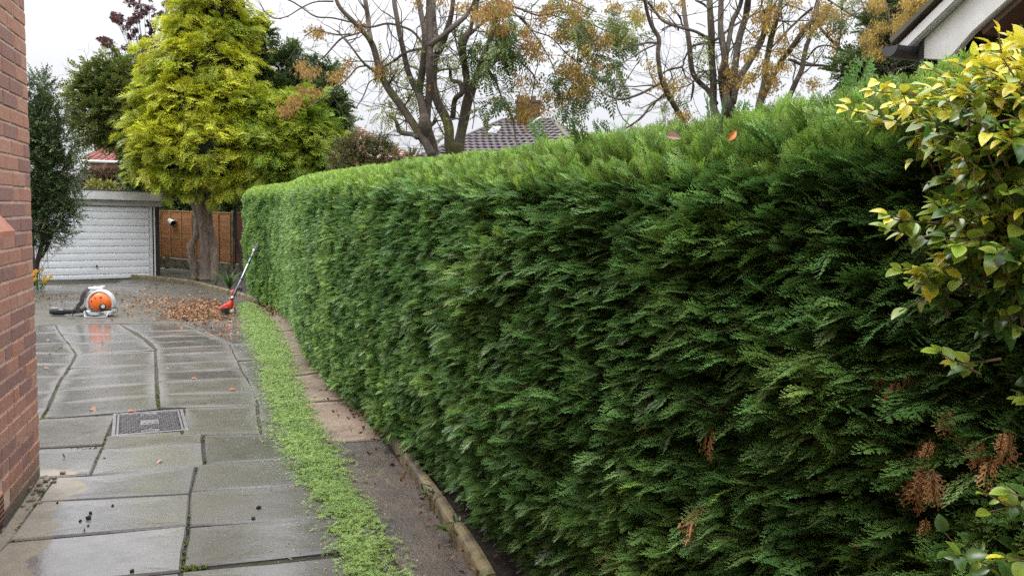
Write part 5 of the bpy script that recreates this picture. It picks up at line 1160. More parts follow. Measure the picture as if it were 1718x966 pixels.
sc4 = C4([(990, 130, 2.5), (1040, 80, 2.5), (980, 190, 2), (1020, 60, 2), (930, 150, 1.2), (920, 260, 1.5), (860, 390, 1.6), (830, 420), (900, 370), (720, 510, 2), (690, 500), (760, 540, 2.2), (740, 650, 1.8), (860, 560, 1.8), (900, 540, 1.5), (840, 600, 1.5), (990, 480, 2), (980, 510, 2), (1050, 600, 2), (1000, 640), (830, 630), (960, 680, 1.6), (1100, 280, 1.5), (1110, 380, 1.5), (1120, 480, 1.6), (140, 495, 1.5), (350, 600, 1.8), (200, 620, 1.8), (270, 660, 2), (310, 660), (380, 850, 2.2), (420, 850), (280, 890, 1.2), (30, 100, 1.8), (240, 60, 1.5), (335, 25), (200, 75), (940, 10)])
sc4 += C5([(130, 120, 2.5), (140, 180, 2), (30, 160), (250, 300, 1.6), (240, 425, 1.6), (110, 530, 2), (250, 530, 2), (20, 620, 1.8), (170, 670, 1.8), (600, 60, 3), (560, 110, 2.5), (640, 110, 2.5), (590, 150, 2), (490, 220, 2), (440, 220), (730, 100, 1.4), (620, 250, 1.4), (680, 350, 1.5), (700, 400, 1), (760, 500, 1.5), (830, 500, 1.6), (480, 670, 1.8), (520, 680), (340, 20, 1.6), (370, 40), (940, 310, 1.5), (400, 350, .8)])
seeds('seed_bunches', sc4, 5, 10.2, TC, 6.0, .8, .35, .8)
leaves('green_leaves', C5([(700, 120, 1.6), (900, 100, 1), (800, 20, 1.2), (740, 150, 1), (780, 180, .7), (680, 80), (980, 40), (500, 380, .6), (370, 420, .6), (520, 260, .8), (230, 10, 1)]) + C4([(500, 430, 1), (540, 400, 1), (550, 240, .8), (240, 760, 1), (290, 700, .7), (380, 700, .8), (360, 740, .6), (550, 480, .6)]), 7, 10.4, TC, 6, .3, .4, .5)
# cypress and yellow leaved branches by the gutter
rc = thing('cypress_tree', 'feathery dark cypress tree rising behind the hedge left of the white bargeboard', 'tree')
m = MB(); limb(m, [(1545, 400, 14), (1540, 200, 12), (1530, 80, 9), (1525, 0, 7), (1522, -60, 5)], 8.2); m.build('trunk', M_barkd, rc, smooth=True)
crown('crown', [(1535, 15, 36, 30), (1500, 30, 30, 28), (1485, 65, 34, 26), (1520, 60, 34, 30), (1500, 100, 45, 26), (1465, 95, 26, 18), (1545, -30, 40, 40), (1545, 60, 30, 30), (1450, 115, 22, 16), (1420, 125, 16, 12)], 8.2, 1500, dark, .42, rc, lambda P, d: rng.random(len(P)) * .8, M_core, .6, grav=.1, rnd=.4, shell=.6)
YB = thing('yellow_leaved_tree', 'sprays of yellow leaves hanging in front of the dark cypress by the gutter', 'tree')
m = MB(); ln = [limb(m, [(1500, 300, 5), (1496, 150, 4), (1500, 90, 3), (1494, 40, 2), (1480, -10, 2)], 7.4), limb(m, [(1497, 110, 3), (1510, 60, 2.5), (1530, 20, 2), (1545, -15, 2)], 7.4), limb(m, [(1496, 81, 2), (1470, 48, 2), (1450, 20, 2), (1440, -10, 2)], 7.4), limb(m, [(1497, 130, 2.5), (1475, 110, 2), (1455, 75, 1.5), (1450, 60, 1)], 7.4)]; m.build('stems', M_bark, YB)
m = MB(); twigs(m, ln, 60, (.2, .5), .006, random.Random(5), .3); tag(m.build('twigs', M_bark, YB), kind='stuff')
seeds('yellow_leaves', [(1513, 35, 3), (1524, 28, 2), (1508, 45, 2), (1532, 12, 3), (1525, 5, 2.5), (1540, 0, 2), (1480, 43, 1.6), (1472, 46), (1456, 63, 1.6), (1463, 70), (1465, 86, 1.4), (1475, 90), (1466, 5, 1.5), (1476, 8), (1520, 40, 1.6), (1550, -5, 2)], 16, 7.4, YB, 5, 1.0, .2, .55)
# ================================================================== GOLDEN BROADLEAF SHRUB AT THE RIGHT EDGE
def pmat(name, a, b):
    m = NM(name); tip = m.n('ShaderNodeAttribute', attribute_name='tip').outputs['Fac']; r = m.rnd(); c = m.mix(tip, a, b)
    hs = m.n('ShaderNodeHueSaturation'); m.l(c, hs.inputs['Color']); m.l(m.ramp(r, 0, 1, .65, 1.3), hs.inputs['Value']); m.l(m.ramp(m.math('FRACT', m.math('MULTIPLY', r, 9.7)), 0, 1, .485, .515), hs.inputs['Hue'])
    c = m.mix(m.ramp(m.noise(60, m.pos(), 4, .7), .6, .7, 0, .35), hs.outputs[0], tuple(q * .5 for q in a))
    m.set(Base_Color=c, Roughness=.28); m.b.inputs['Specular IOR Level'].default_value = .55
    tr = m.n('ShaderNodeBsdfTranslucent'); m.l(c, tr.inputs[0]); mx = m.n('ShaderNodeMixShader'); mx.inputs[0].default_value = .22
    m.l(m.b.outputs[0], mx.inputs[1]); m.l(tr.outputs[0], mx.inputs[2]); m.l(mx.outputs[0], m.o.inputs[0]); return m.m
PV = [pmat('golden_leaf', (.55, .52, .04), (.82, .76, .08)), pmat('lime_leaf', (.14, .25, .03), (.33, .44, .055)), pmat('green_leaf', (.045, .11, .022), (.10, .21, .042))]
M_pstem = simple('brown_privet_stem', (.22, .15, .09), .7, (.15, .10, .06), 30)
def pleaf(i, mat):
    m = MB(); r = random.Random(i); leaf_into(m, Vector((0, 0, 0)), Vector((0, 1, 0)), Vector((0, 0, 1)), .029, .0165 + .0025 * (i % 3), fold=r.uniform(.08, .25), tip=1, curve=r.uniform(.05, .45), seg=6, t0=.1); me = m.mesh('leaf', mat, True, True); return me
PL = [[pleaf(i * 3 + k, PV[k]) for i in range(4)] for k in range(3)]
pv = thing('golden_shrub', 'golden and lime leaved broadleaf shrub crowding the right edge in front of the hedge', 'shrub')
r = random.Random(44); cand = []; stm = MB()
def sprig(p, d, L, tone):
    pts = [p.copy()]; q = p.copy(); dd = d.copy(); K = max(3, int(L / .022))
    for k in range(K):
        dd = (dd + Vector((r.gauss(0, .10), r.gauss(0, .10), r.gauss(0, .08) + .02))).normalized(); q = q + dd * L / K; pts.append(q.copy())
    stm.tube(pts, [.0019 * (1 - .6 * i / K) for i in range(K + 1)], 5, False); side = dd.orthogonal().normalized()
    for i in range(1, K + 1):
        t = i / K; side = side.cross((pts[i] - pts[i - 1]).normalized()).normalized()
        for s in (-1, 1):
            ld = (side * s + (pts[i] - pts[i - 1]).normalized() * (.55 + (1.6 if i == K else 0)) + Vector((0, 0, r.uniform(-.25, .15)))).normalized(); n_ = Vector((r.gauss(0, .35), r.gauss(0, .35) - .25, 1)).normalized()
            tn = min(2, max(0, int(tone + r.gauss(0, .45) + (.5 if t < .4 else -.2)))); cand.append((pts[i].copy(), ld, n_, tn, r.uniform(.5, 1.25) * (1 - .25 * t)))
reg = [  # px, py, spread x, spread y, sprigs, depth range, tone (0 golden .. 2 green)
    (1700, 118, 30, 16, 44, (.95, 1.3), .3), (1655, 135, 34, 14, 34, (1.0, 1.35), .4), (1590, 175, 34, 12, 26, (1.1, 1.4), .5), (1520, 190, 24, 10, 14, (1.2, 1.4), .6), (1680, 170, 40, 20, 26, (1.0, 1.3), .7),
    (1690, 160, 40, 30, 26, (.9, 1.2), .8), (1620, 180, 45, 30, 28, (.95, 1.25), 1.2), (1560, 215, 26, 26, 12, (1.1, 1.3), 1.6),
    (1690, 240, 38, 34, 28, (.9, 1.15), 1.35), (1620, 270, 40, 34, 26, (.95, 1.2), 1.5), (1690, 330, 40, 36, 26, (.9, 1.15), 1.6), (1620, 360, 42, 34, 22, (.95, 1.2), 1.5),
    (1690, 430, 36, 34, 20, (.9, 1.1), 1.5), (1610, 430, 36, 20, 10, (.95, 1.15), 1.5), (1690, 500, 30, 26, 10, (.95, 1.15), 1.8), (1640, 540, 30, 20, 5, (1.0, 1.2), 2.1), (1540, 470, 26, 16, 3, (1.0, 1.1), 1.3),
    (1590, 620, 10, 8, 2, (.95, 1.0), 1.4), (1700, 850, 22, 40, 9, (.9, 1.05), 1.6), (1640, 930, 50, 22, 10, (.95, 1.15), 1.9), (1715, 700, 10, 60, 5, (.9, 1.05), 1.8), (1600, 940, 30, 20, 5, (1.0, 1.2), 2.2)]
for px, py, sx, sy, n_, dr_, tone in reg:
    if py > 150: tone += .3
    if py > 600: n_ *= .7
    px += 34
    for _ in range(int(n_ * ((4.2 if py > 200 else 2.9) if 150 < py < 520 else 2.0))):
        x, y = px + r.gauss(0, sx * .6), py + r.gauss(0, sy * .6)
        if x < 1440: continue
        p = at(x, y, r.uniform(*dr_) + (.12 if r.random() < .3 else 0)); d = Vector((-.75 + r.gauss(0, .35), -.35 + r.gauss(0, .35), .18 + r.gauss(0, .35))).normalized()
        if py < 120: d = (d + Vector((0, 0, .15))).normalized()
        sprig(p - d * .04, d, r.uniform(.04, .10), tone)
for x, y, Y in ((1500, 150, 1.25), (1462, 188, 1.3), (1535, 365, 1.0), (1545, 395, 1.0), (1500, 205, 1.2), (1570, 470, .98)):
    for _ in range(2): sprig(at(x + 40, y + 10, Y + .06), Vector((-1, -.25, r.uniform(-.1, .2))).normalized(), .09, .7 if y < 200 else 1.4)
m = MB()
for _ in range(14):                                    # older stems that carry the sprigs
    a = at(r.uniform(1620, 1760), r.uniform(500, 900), r.uniform(1.3, 1.45)); b = at(r.uniform(1540, 1718), r.uniform(110, 420), r.uniform(1.2, 1.35)); c = (a + b) / 2 + Vector((r.gauss(0, .05), r.gauss(0, .05), 0))
    m.tube([Vector(v) for v in spline([tuple(a), tuple(c), tuple(b)], 5)], [.0042 - .00025 * i for i in range(11)], 6, False)
m.build('branches', M_pstem, pv, smooth=True); tag(stm.build('twigs', M_pstem, pv), kind='stuff')
cand.sort(key=lambda c: (c[0] - EYE).length * (1 if c[0].y > 0 else 9)); print('shrub leaves', len(cand))
E_ = frame_euler(np.array([tuple(c[1]) for c in cand]), np.array([tuple(c[2]) for c in cand]))
for i, c in enumerate(cand[:290]):
    o = link('leaf', r.choice(PL[c[3]]), pv, tuple(c[0]), tuple(E_[i])); o.scale = (c[4],) * 3
rest = cand[290:]
src = [me for g in PL for me in g]
idx = np.array([c[3] * 4 + r.randrange(4) for c in rest]); order = {m_.name: i for i, m_ in enumerate(src)}
tag(scatter('inner_leaves', [tuple(c[0]) for c in rest], E_[290:], np.array([c[4] for c in rest]), src, None, pv, idx), kind='stuff')
# ================================================================== CLIPPINGS AND FALLEN LEAVES
CL = leafmat('fresh_clipping_green', (.17, .27, .055), (.42, .58, .15), ((.11, .20, .045), (.28, .44, .10)), trans=.2, rough=.5, val=.3)
cl = [spray_mesh('clipping_%d' % i, CL, .046, .017, 3, 1, .1, i + 70, 1.9, 0) for i in range(5)]
Lp = [(398, 512), (403, 535), (412, 560), (425, 595), (437, 640), (447, 680), (457, 735), (487, 790), (530, 860), (565, 966), (590, 1040)]
Rp = [(425, 508), (455, 530), (472, 556), (490, 590), (505, 640), (530, 700), (562, 750), (598, 810), (640, 880), (690, 966), (730, 1040)]
def midline(t, side): a = spline(side, 10); k = t * (len(a) - 1); i = min(int(k), len(a) - 2); return a[i] + (a[i + 1] - a[i]) * (k - i)
_La = [gp(*midline(i / 200, Lp)) for i in range(201)]; _Ra = [gp(*midline(i / 200, Rp)) for i in range(201)]
seg = np.array([((_La[i] + _Ra[i]) / 2 - (_La[i + 1] + _Ra[i + 1]) / 2).length * ((_La[i] - _Ra[i]).length + .1) for i in range(200)]); seg /= seg.sum()
def strip_pts(n, sd, clampw=None):
    k = rng.choice(200, n, p=seg); u = rng.normal(.5, sd, n); P = []; 
    for a, b in zip(k, u):
        p = _La[a].lerp(_Ra[a], float(b)) if 0 <= b <= 1 else _La[a] + (_Ra[a] - _La[a]) * float(b); q = _La[a + 1] + (_Ra[a + 1] - _La[a + 1]) * float(b); P.append(p.lerp(q, random.random()))
    return P, u
m = MB(); rows_ = []                                   # the heap itself, a low uneven ridge
for i in range(0, 201, 1):
    for j in range(9):
        t = .5 + (.2 + .1 * noise.noise(_La[i] * 3)) * (j - 4) / 4; p = _La[i].lerp(_Ra[i], t); h = max(0, math.sin(math.pi * j / 8)) ** .7 * (.014 + .012 * noise.noise(p * 4)) * (1 if i > 3 else .3); rows_.append((p.x, p.y, gz(p.y) - .004 + h))
m.add(rows_, [(i * 9 + j, i * 9 + j + 1, (i + 1) * 9 + j + 1, (i + 1) * 9 + j) for i in range(200) for j in range(8)])
M_heap = soilmat('packed_green_clippings', (.12, .20, .04), (.05, .08, .02))
heap = tag(m.build('clippings', M_heap), 'long bright green row of fresh hedge clippings lying along the drive', 'clippings', kind='stuff')
P, u = strip_pts(62000, .27); Q = []; ok = []
for p, a in zip(P, u):
    h = max(0, math.sin(math.pi * min(1, max(0, float(a))))) ** .7 * (.016 + .012 * noise.noise(p * 4)) if 0 < a < 1 else 0
    edge = noise.noise(p * 2.5) * .26 + noise.noise(p * 9) * .2
    dd = max(0, abs(float(a) - .5) - .40 - edge); ok.append(random.random() < math.exp(-dd * 6) * min(1, max(.2, .85 + noise.noise(p * 7) * 1.5))); Q.append((p.x, p.y, gz(p.y) + h + .004 + random.random() * .01))
Q = np.array(Q)[np.array(ok)]; n = len(Q); d = unit(rng.normal(0, 1, (n, 3)) * [1, 1, .16]); nn = unit(rng.normal(0, .35, (n, 3)) + [0, 0, 1])
tint = np.clip(.25 + np.array([noise.noise(Vector(q) * 3) for q in Q]) * .9 + rng.normal(0, .2, n), 0, 1)
tag(scatter('clipping_sprays', Q, frame_euler(d, nn), rng.uniform(.35, 1.05, n), cl, tint, heap), kind='stuff')
# shreds blown on to the slabs either side
P, u = strip_pts(13000, .62); Q = [(p.x, p.y, gz(p.y) + .005) for p, a in zip(P, u) if (a < .1 and noise.noise(p * 3) > -.3) or (a > .95 and a < 1.25)]
n = len(Q); M_sh = leafmat('shredded_bits', (.14, .18, .07), (.34, .42, .18), ((.20, .17, .12), (.45, .40, .30)), trans=.1)
sh = MB(); leaf_into(sh, Vector((0, -.006, 0)), Vector((0, 1, .05)), Vector((0, 0, 1)), .013, .005, seg=2); she = sh.mesh('shred', M_sh, False, True)
d = unit(rng.normal(0, 1, (n, 3)) * [1, 1, .15]); tag(scatter('blown_shreds', Q, frame_euler(d, np.tile([0., 0, 1], (n, 1)) + rng.normal(0, .15, (n, 3))), rng.uniform(.4, 1.3, n), [she], rng.random(n), heap), kind='stuff')
# dead leaves
DL = leafmat('dry_fallen_leaf', (.17, .09, .045), (.44, .25, .13), ((.05, .028, .017), (.15, .08, .05)), trans=.15, rough=.6, val=.4)
def dleaf(seed):
    m = MB(); r = random.Random(seed); leaf_into(m, Vector((0, -.035, 0)), Vector((0, 1, r.uniform(-.1, .5))), Vector((r.uniform(-.5, .5), 0, 1)), .07, .042, fold=r.uniform(.1, .35), tip=1, curve=r.uniform(-.5, .5), seg=4)
    m.tube([Vector((0, -.035, 0)), Vector((0.004, -.06, .004))], .0012, 3, False); m.tip += [0] * (len(m.v) - len(m.tip)); return m.mesh('dry_leaf_%d' % seed, DL, False, True)
dl = [dleaf(i) for i in range(6)]
def fallen(name, spots, per, label, cat, zj=.03, tint=.2, sz=1.0):
    Q = []
    for x, y, sx, sy, w_ in spots:
        for _ in range(int(per * w_)):
            px, py = random.gauss(x, sx), random.gauss(y, sy)
            if py < 476: continue
            p = gp(px, py); Q.append((p.x, p.y, gz(p.y) + .008 + random.random() * zj * math.exp(-((px - x) / sx) ** 2)))
    n = len(Q); d = unit(rng.normal(0, 1, (n, 3)) * [1, 1, .3]); nn = unit(rng.normal(0, .45, (n, 3)) + [0, 0, 1])
    o = scatter(name, Q, frame_euler(d, nn), rng.uniform(.4, 1.05, n) * sz, dl, np.clip(tint + rng.normal(0, .3, n), 0, 1)); return tag(o, label, cat, kind='stuff')
fallen('leaf_pile', [(330, 521, 26, 6, 2.4), (355, 530, 14, 5, 1.2), (310, 532, 18, 4, 1.0), (345, 513, 20, 5, .8)], 300, 'heap of dry orange brown leaves swept up beside the hedge trimmer engine', 'leaves', .05, .35)
fallen('scattered_leaves', [(290, 510, 34, 8, 1), (255, 515, 36, 10, .4), (330, 540, 34, 6, .25), (245, 500, 40, 8, .4), (380, 545, 26, 14, .25), (200, 500, 60, 12, .12), (240, 560, 110, 40, .06), (200, 760, 200, 120, .03)], 330, 'loose dry leaves strewn over the mossy concrete round the leaf pile', 'leaves', .0, .3, .85)
fallen('bed_leaves', [(455, 515, 16, 6, 1), (470, 525, 12, 5, .6), (440, 506, 14, 4, .6)], 260, 'reddish dead leaves drifted along the foot of the hedge behind the trimmer', 'leaves', .03, .75)
fallen('twiggy_debris', [(110, 498, 45, 4, 1), (80, 505, 20, 5, .5), (290, 477, 30, 3, 1)], 120, 'dark leafy debris on the wet concrete in front of the garage', 'debris', .01, 1.0, .7)
Q = []                                                  # litter in the hedge bottom
for _ in range(600):
    s = random.uniform(.3, 8); x, y = hpos(s); Q.append((float(x) + random.uniform(-.22, .25), float(y) + random.uniform(-.1, .1), gz(y) + .035 + random.random() * .02))
n = len(Q); tag(scatter('bed_litter', Q, frame_euler(unit(rng.normal(0, 1, (n, 3)) * [1, 1, .4]), unit(rng.normal(0, .6, (n, 3)) + [0, 0, 1])), rng.uniform(.25, .6, n), dl, np.clip(1.1 + rng.normal(0, .3, n), 0, 1)), 'brown leaf litter on the dark soil under the hedge', 'leaf litter', kind='stuff')
M_or = simple('orange_leaf', (.50, .16, .05), .5, (.42, .12, .04), 40)
M_tan = simple('tan_leaf', (.50, .27, .17), .6, (.38, .20, .13), 40)
M_ol = simple('bright_orange_leaf', (.62, .20, .03), .5, (.50, .15, .03), 40)
def one_leaf(label, loc, d, n_, L, W, mat, group=None):
    m = MB(); leaf_into(m, Vector((0, 0, 0)), Vector(d), Vector(n_), L, W, fold=.25, curve=.4, seg=5); o = m.build('fallen_leaf', mat, None, loc=loc); return tag(o, label, 'leaf', group)
for (px, py, lab, L) in ((320, 637, 'orange leaf lying flat on the dark slab above the manhole column', .075), (385, 655, 'small orange leaf beside the clippings, level with the slabs above the manhole', .075), (214, 692, 'orange leaf caught on the joint above the manhole cover', .06),
                         (139, 643, 'tiny pale tan leaf on the grey slab two rows above the manhole', .035), (73, 619, 'small tan leaf on the slab next to the brick house corner', .05), (256, 538, 'yellow tan leaf on the concrete between blower and leaf pile', .06), (192, 530, 'small tan leaf just right of the leaf blower base', .05)):
    p = gp(px, py); one_leaf(lab, (p.x, p.y, gz(p.y) + .010), (random.uniform(-1, 1), .3, .05), (.1, -.1, 1), L, L * .55, M_tan if 'tan' in lab else M_or)
def on_hedge(px, py, Y): return at(px, py, Y)
one_leaf('bright orange leaf standing on top of the hedge', tuple(at(1221, 236, 1.50)), (.75, .1, .75), (.2, -1, .1), .030, .013, M_ol)
o = one_leaf('curled pinkish brown leaf lying on the hedge top, left of the orange one', tuple(at(1117, 229, 1.72)), (1, -.1, .1), (.0, -.9, .5), .034, .022, simple('pink_brown_leaf', (.36, .20, .15), .7))
# small stones and mud crumbs on the near slab
CRUMB = ['largest dark crumb of earth in the little cluster on the near left slab', 'dark crumb just above the largest one of the cluster on the near left slab', 'reddish crumb left of the largest one in the cluster on the near left slab', 'lowest crumb of the cluster on the near left slab',
         'lone dark crumb right of the cluster, higher on the same near left slab', 'lone crumb at the edge of the dry margin near the brick wall', 'dark crumb on the slab beside the clippings, upper one of two', 'dark crumb on the slab beside the clippings, lower one of two',
         'crumb at the bottom joint of the slab nearest the camera', 'crumb on the slab just below the manhole cover']
for i, (px, py, s) in enumerate(((149, 871, .012), (152, 862, .008), (135, 875, .008), (148, 883, .007), (189, 849, .007), (96, 844, .006), (434, 853, .012), (425, 872, .012), (222, 960, .01), (175, 770, .007))):
    p = gp(px, py); bm = bmesh.new(); bmesh.ops.create_icosphere(bm, subdivisions=1, radius=s)
    for v in bm.verts: v.co += Vector([random.uniform(-1, 1) * s * .3 for _ in range(3)])
    me = bpy.data.meshes.new('pebble'); bm.to_mesh(me); bm.free(); me.materials.append(M_joint)
    tag(link('pebble', me, None, (p.x, p.y, gz(p.y) + s * .6)), CRUMB[i], 'crumb', 'earth crumbs on the slabs')
# ================================================================== BACKPACK LEAF BLOWER
M_orange = simple('orange_plastic', (.80, .16, .015), .32, (.74, .13, .012), 6, .03)
M_grey = simple('pale_grey_plastic', (.62, .62, .61), .4, (.5, .5, .49), 8, .05)
M_blk = simple('black_plastic', (.022, .022, .024), .42, (.04, .04, .042), 12, .1)
M_silv = simple('brushed_aluminium', (.42, .44, .48), .3, (.5, .52, .55), 20, .05, metal=.8)
M_red = simple('red_plastic', (.72, .045, .02), .33, (.65, .04, .02), 8, .03)
bp = gp(168, 529); sB = 12.05 / FPX                     # metres per photo pixel there
blow = thing('leaf_blower', 'orange and grey backpack leaf blower lying on the wet drive with black tube', 'leaf blower', (bp.x, bp.y, gz(bp.y)), R(10))
def b3(zx, zy, y=0.0): return Vector(((80 + zx / 13.215 - 168) * sB, y, (529.5 - (470 + zy / 13.215)) * sB))
def arcpts(cx, cy, rx, ry, a0, a1, n, y=0): return [b3(cx + rx * math.cos(R(a0 + (a1 - a0) * i / (n - 1))), cy - ry * math.sin(R(a0 + (a1 - a0) * i / (n - 1))), y) for i in range(n)]
ring = arcpts(1190, 520, 262, 285, -22, 202, 26)
m = MB()
for yy in (-.05, -.015, .02, .055): m.tube([p + Vector((0, yy, 0)) for p in ring], .020, 8)
m.build('housing_ring', M_grey, blow, smooth=True)
disc = MB(); rr = []                                     # domed orange engine cover
c0 = b3(1205, 490); K = 26
def cover_r(a): return (218 * sB / 13.215 * (1 + .06 * abs(math.cos(2 * a)))) if math.sin(a) > -.75 else 205 * sB / 13.215 * .98
for t, yb in ((1.0, .02), (1.0, -.05), (.93, -.10), (.72, -.135), (.40, -.15), (0.02, -.155)):
    for j in range(K):
        a = 2 * math.pi * j / K; rx = cover_r(a); disc.v.append((c0.x + rx * t * math.cos(a), yb, c0.z + max(-.175, rx * t * math.sin(a)))); disc.tip.append(0)
disc.f += [(i * K + j, i * K + (j + 1) % K, (i + 1) * K + (j + 1) % K, (i + 1) * K + j) for i in range(5) for j in range(K)] + [tuple(5 * K + j for j in range(K))]
disc.build('engine_cover', M_orange, blow, smooth=True)
cov = blow.children[-1]
sl_ = MB()
for zx, zy, w_, h_ in ((1250, 360, .035, .018), (1150, 415, .026, .022), (1170, 465, .022, .01), (1120, 360, .02, .008), (1150, 378, .02, .008), (1050, 440, .012, .03)):
    p = b3(zx, zy); sl_.box((p.x, -.137, p.z), (w_, .02, h_), bev=.002)
sl_.build('vent_slot', M_blk, cov)
MB().lathe([(.052, 0), (.056, .02), (.046, .045), (.03, .052), (0, .052)], 18, Matrix.Translation(tuple(b3(1285, 560, -.125))) @ Matrix.Rotation(R(90), 4, 'X')).build('starter_knob', M_blk, blow, smooth=True)
MB().lathe([(.027, 0), (.027, .012), (0, .014)], 16, Matrix.Translation(tuple(b3(1312, 555, -.175))) @ Matrix.Rotation(R(90), 4, 'X')).build('knob_cap', M_grey, blow)
MB().box(tuple(b3(1225, 540, -.11)), (.05, .06, .03), Matrix.Identity(4), bev=.008).build('choke_lever', M_blk, blow)
MB().box(tuple(b3(1165, 715, -.02)), (.40, .26, .075), bev=.02).build('base', M_grey, blow)
MB().tube([b3(915, 760, -.15), b3(940, 790, -.17), b3(1150, 800, -.18), b3(1370, 785, -.17), b3(1400, 700, -.15)], .014, 8).build('base_rail', M_grey, blow, smooth=True)
MB().box(tuple(b3(1255, 722, -.155)), (.085, .012, .045), bev=.004).build('label_plate', simple('grey_label', (.35, .35, .34), .4), blow)
MB().box(tuple(b3(1265, 712, -.163)), (.06, .004, .012)).build('label_lettering', M_blk, blow)
m = MB(); m.tube([b3(910, 760, .10), b3(900, 600, .12), b3(905, 400, .13), b3(935, 260, .13), b3(1000, 165, .12), b3(1080, 170, .11), b3(1160, 150, .11), b3(1215, 138, .11), b3(1215, 190, .11)], [.022, .022, .022, .02, .018, .014, .014, .016, .012], 8, flat=.8)
m.tube([b3(1215, 140, .11), b3(1165, 185, .09), b3(1140, 235, .05)], .012, 6); m.tube([b3(1000, 170, .12), b3(985, 250, .08), b3(1010, 330, .04)], .016, 6); m.build('back_frame', M_grey, blow, smooth=True)
MB().box(tuple(b3(1040, 420, .08)), (.22, .05, .36), Matrix.Identity(4), bev=.02).build('back_plate', M_grey, blow)
m = MB(); m.tube([b3(1000, 250, .03), b3(960, 300, .02), b3(950, 380, .02)], .03, 8); m.tube([b3(1040, 230, .02), b3(1080, 200, .02)], .025, 8); m.build('air_duct', simple('translucent_grey_tank', (.35, .35, .34), .3, (.2, .2, .2), 14), blow, smooth=True)
def strap(pts, w_=.05, th=.006):
    sp = [Vector(p) for p in spline([tuple(p) for p in pts], 5)]; m = MB(); vs = []
    for i, p in enumerate(sp):
        t = (sp[min(i + 1, len(sp) - 1)] - sp[max(i - 1, 0)]).normalized(); s = t.cross(Vector((0, 1, 0))).normalized() * w_ / 2; y = Vector((0, th, 0)); vs += [p - s - y, p + s - y, p + s + y, p - s + y]
    n = len(sp); m.add(vs, [(4 * i + j, 4 * i + (j + 1) % 4, 4 * i + 4 + (j + 1) % 4, 4 * i + 4 + j) for i in range(n - 1) for j in range(4)]); return m
strap([b3(955, 190, -.02), b3(900, 260, -.06), b3(850, 370, -.08), b3(830, 480, -.09), b3(760, 580, -.10), b3(775, 700, -.11)], .062).build('shoulder_strap', M_blk, blow)
m = MB(); m.tube([b3(760, 570, -.1), b3(690, 620, -.12), b3(655, 690, -.13), b3(665, 780, -.15), b3(720, 810, -.15), b3(800, 780, -.14), b3(915, 745, -.12)], .008, 6); m.tube([b3(920, 560, -.15), b3(940, 660, -.16), b3(990, 740, -.17), b3(1040, 765, -.17)], .009, 6); m.build('buckle_strap', M_blk, blow)
m = MB(); m.tube([b3(1400, 705, -.05), b3(1480, 710, -.04), b3(1530, 690, -.02), b3(1540, 650, 0), b3(1510, 615, .0), b3(1450, 610, 0)], .006, 6); m.build('throttle_cable', M_blk, blow)
m = MB(); m.tube([b3(1455, 530, -.03), b3(1450, 590, -.05), b3(1410, 640, -.07), b3(1250, 665, -.15), b3(1040, 660, -.15)], [.016, .016, .012, .01, .01], 8); m.build('hip_strap', M_blk, blow)
tz = .045
m = MB(); pts = [Vector((b3(890, 620).x, .0, .09)), Vector((b3(700, 600).x, -.02, .078)), Vector((b3(560, 585).x, -.03, .072)), Vector((b3(480, 575).x, -.035, .072)), Vector((b3(440, 570).x, -.04, .072)), Vector((b3(230, 545).x, -.06, .075)), Vector((b3(200, 540).x, -.06, .075)), Vector((b3(165, 535).x, -.065, .075))]
m.tube(pts, [.042, .043, .045, .050, .064, .064, .056, .048], 14); m.build('blower_tube', M_blk, blow, smooth=True)
MB().box((b3(420, 525).x, -.115, .105), (.06, .004, .018)).build('tube_label', M_grey, blow)
m = MB()
for zx in (500, 545, 620): x = b3(zx, 0).x; m.tube([Vector((x, -.03, .072)), Vector((x + .012, -.03, .072))], .051, 14)
m.build('tube_collar', M_blk, blow)
# ================================================================== LONG REACH HEDGE TRIMMER
tp = gp(384, 525); Yt = 12.75
trim = thing('pole_hedge_trimmer', 'red engined long reach hedge trimmer leaning against the hedge by the leaf pile', 'hedge trimmer', (tp.x, tp.y, gz(tp.y)))
inv = Vector((tp.x, tp.y, gz(tp.y)))
def t3(zx, zy, Y=Yt): return at(350 + zx / 6.9, 400 + zy / 6.9, Y) - inv
sc1 = Yt / FPX / 6.9
e = t3(205, 838); MB().box(tuple(e), (100 * sc1, .16, 92 * sc1), bev=.02).build('engine_block', M_blk, trim)
m = MB(); mm_ = Matrix.Translation(t3(195, 790, Yt + .02)) @ Matrix.Rotation(R(-28), 4, 'Y'); m.box((0, 0, 0), (140 * sc1, .17, 52 * sc1), mm_, bev=.022); m.tube([t3(215, 800), t3(250, 770), t3(262, 735), t3(266, 715)], [.075, .06, .04, .03], 12); m.build('engine_cover', M_red, trim, smooth=False)
m = MB()
for i in range(5): m.box(tuple(t3(185 + i * 12, 840, Yt - .085)), (.008, .01, .10), bev=.001)
m.build('cooling_fins', M_irond, trim.children[0])
m = MB(); m.lathe([(0, -.055), (.035, -.05), (.045, -.03), (.045, .03), (.035, .05), (0, .055)], 16, Matrix.Translation(t3(272, 855, Yt - .02)) @ Matrix.Rotation(R(35), 4, 'X')); m.build('fuel_tank', simple('cream_fuel_tank', (.50, .40, .28), .35, (.42, .33, .22), 9), trim, smooth=True)
MB().tube([t3(300, 800), t3(318, 850), t3(300, 880)], .008, 6).build('guard', M_blk, trim)
SA, SB = t3(266, 715), t3(522, 152, 13.7)
def on(t): return SA.lerp(SB, t)
MB().tube([on(.0), on(.26)], [.024, .022], 12).build('grip', M_blk, trim, smooth=True)
MB().tube([on(.03), on(.055)], .028, 12).build('collar', M_silv, trim)
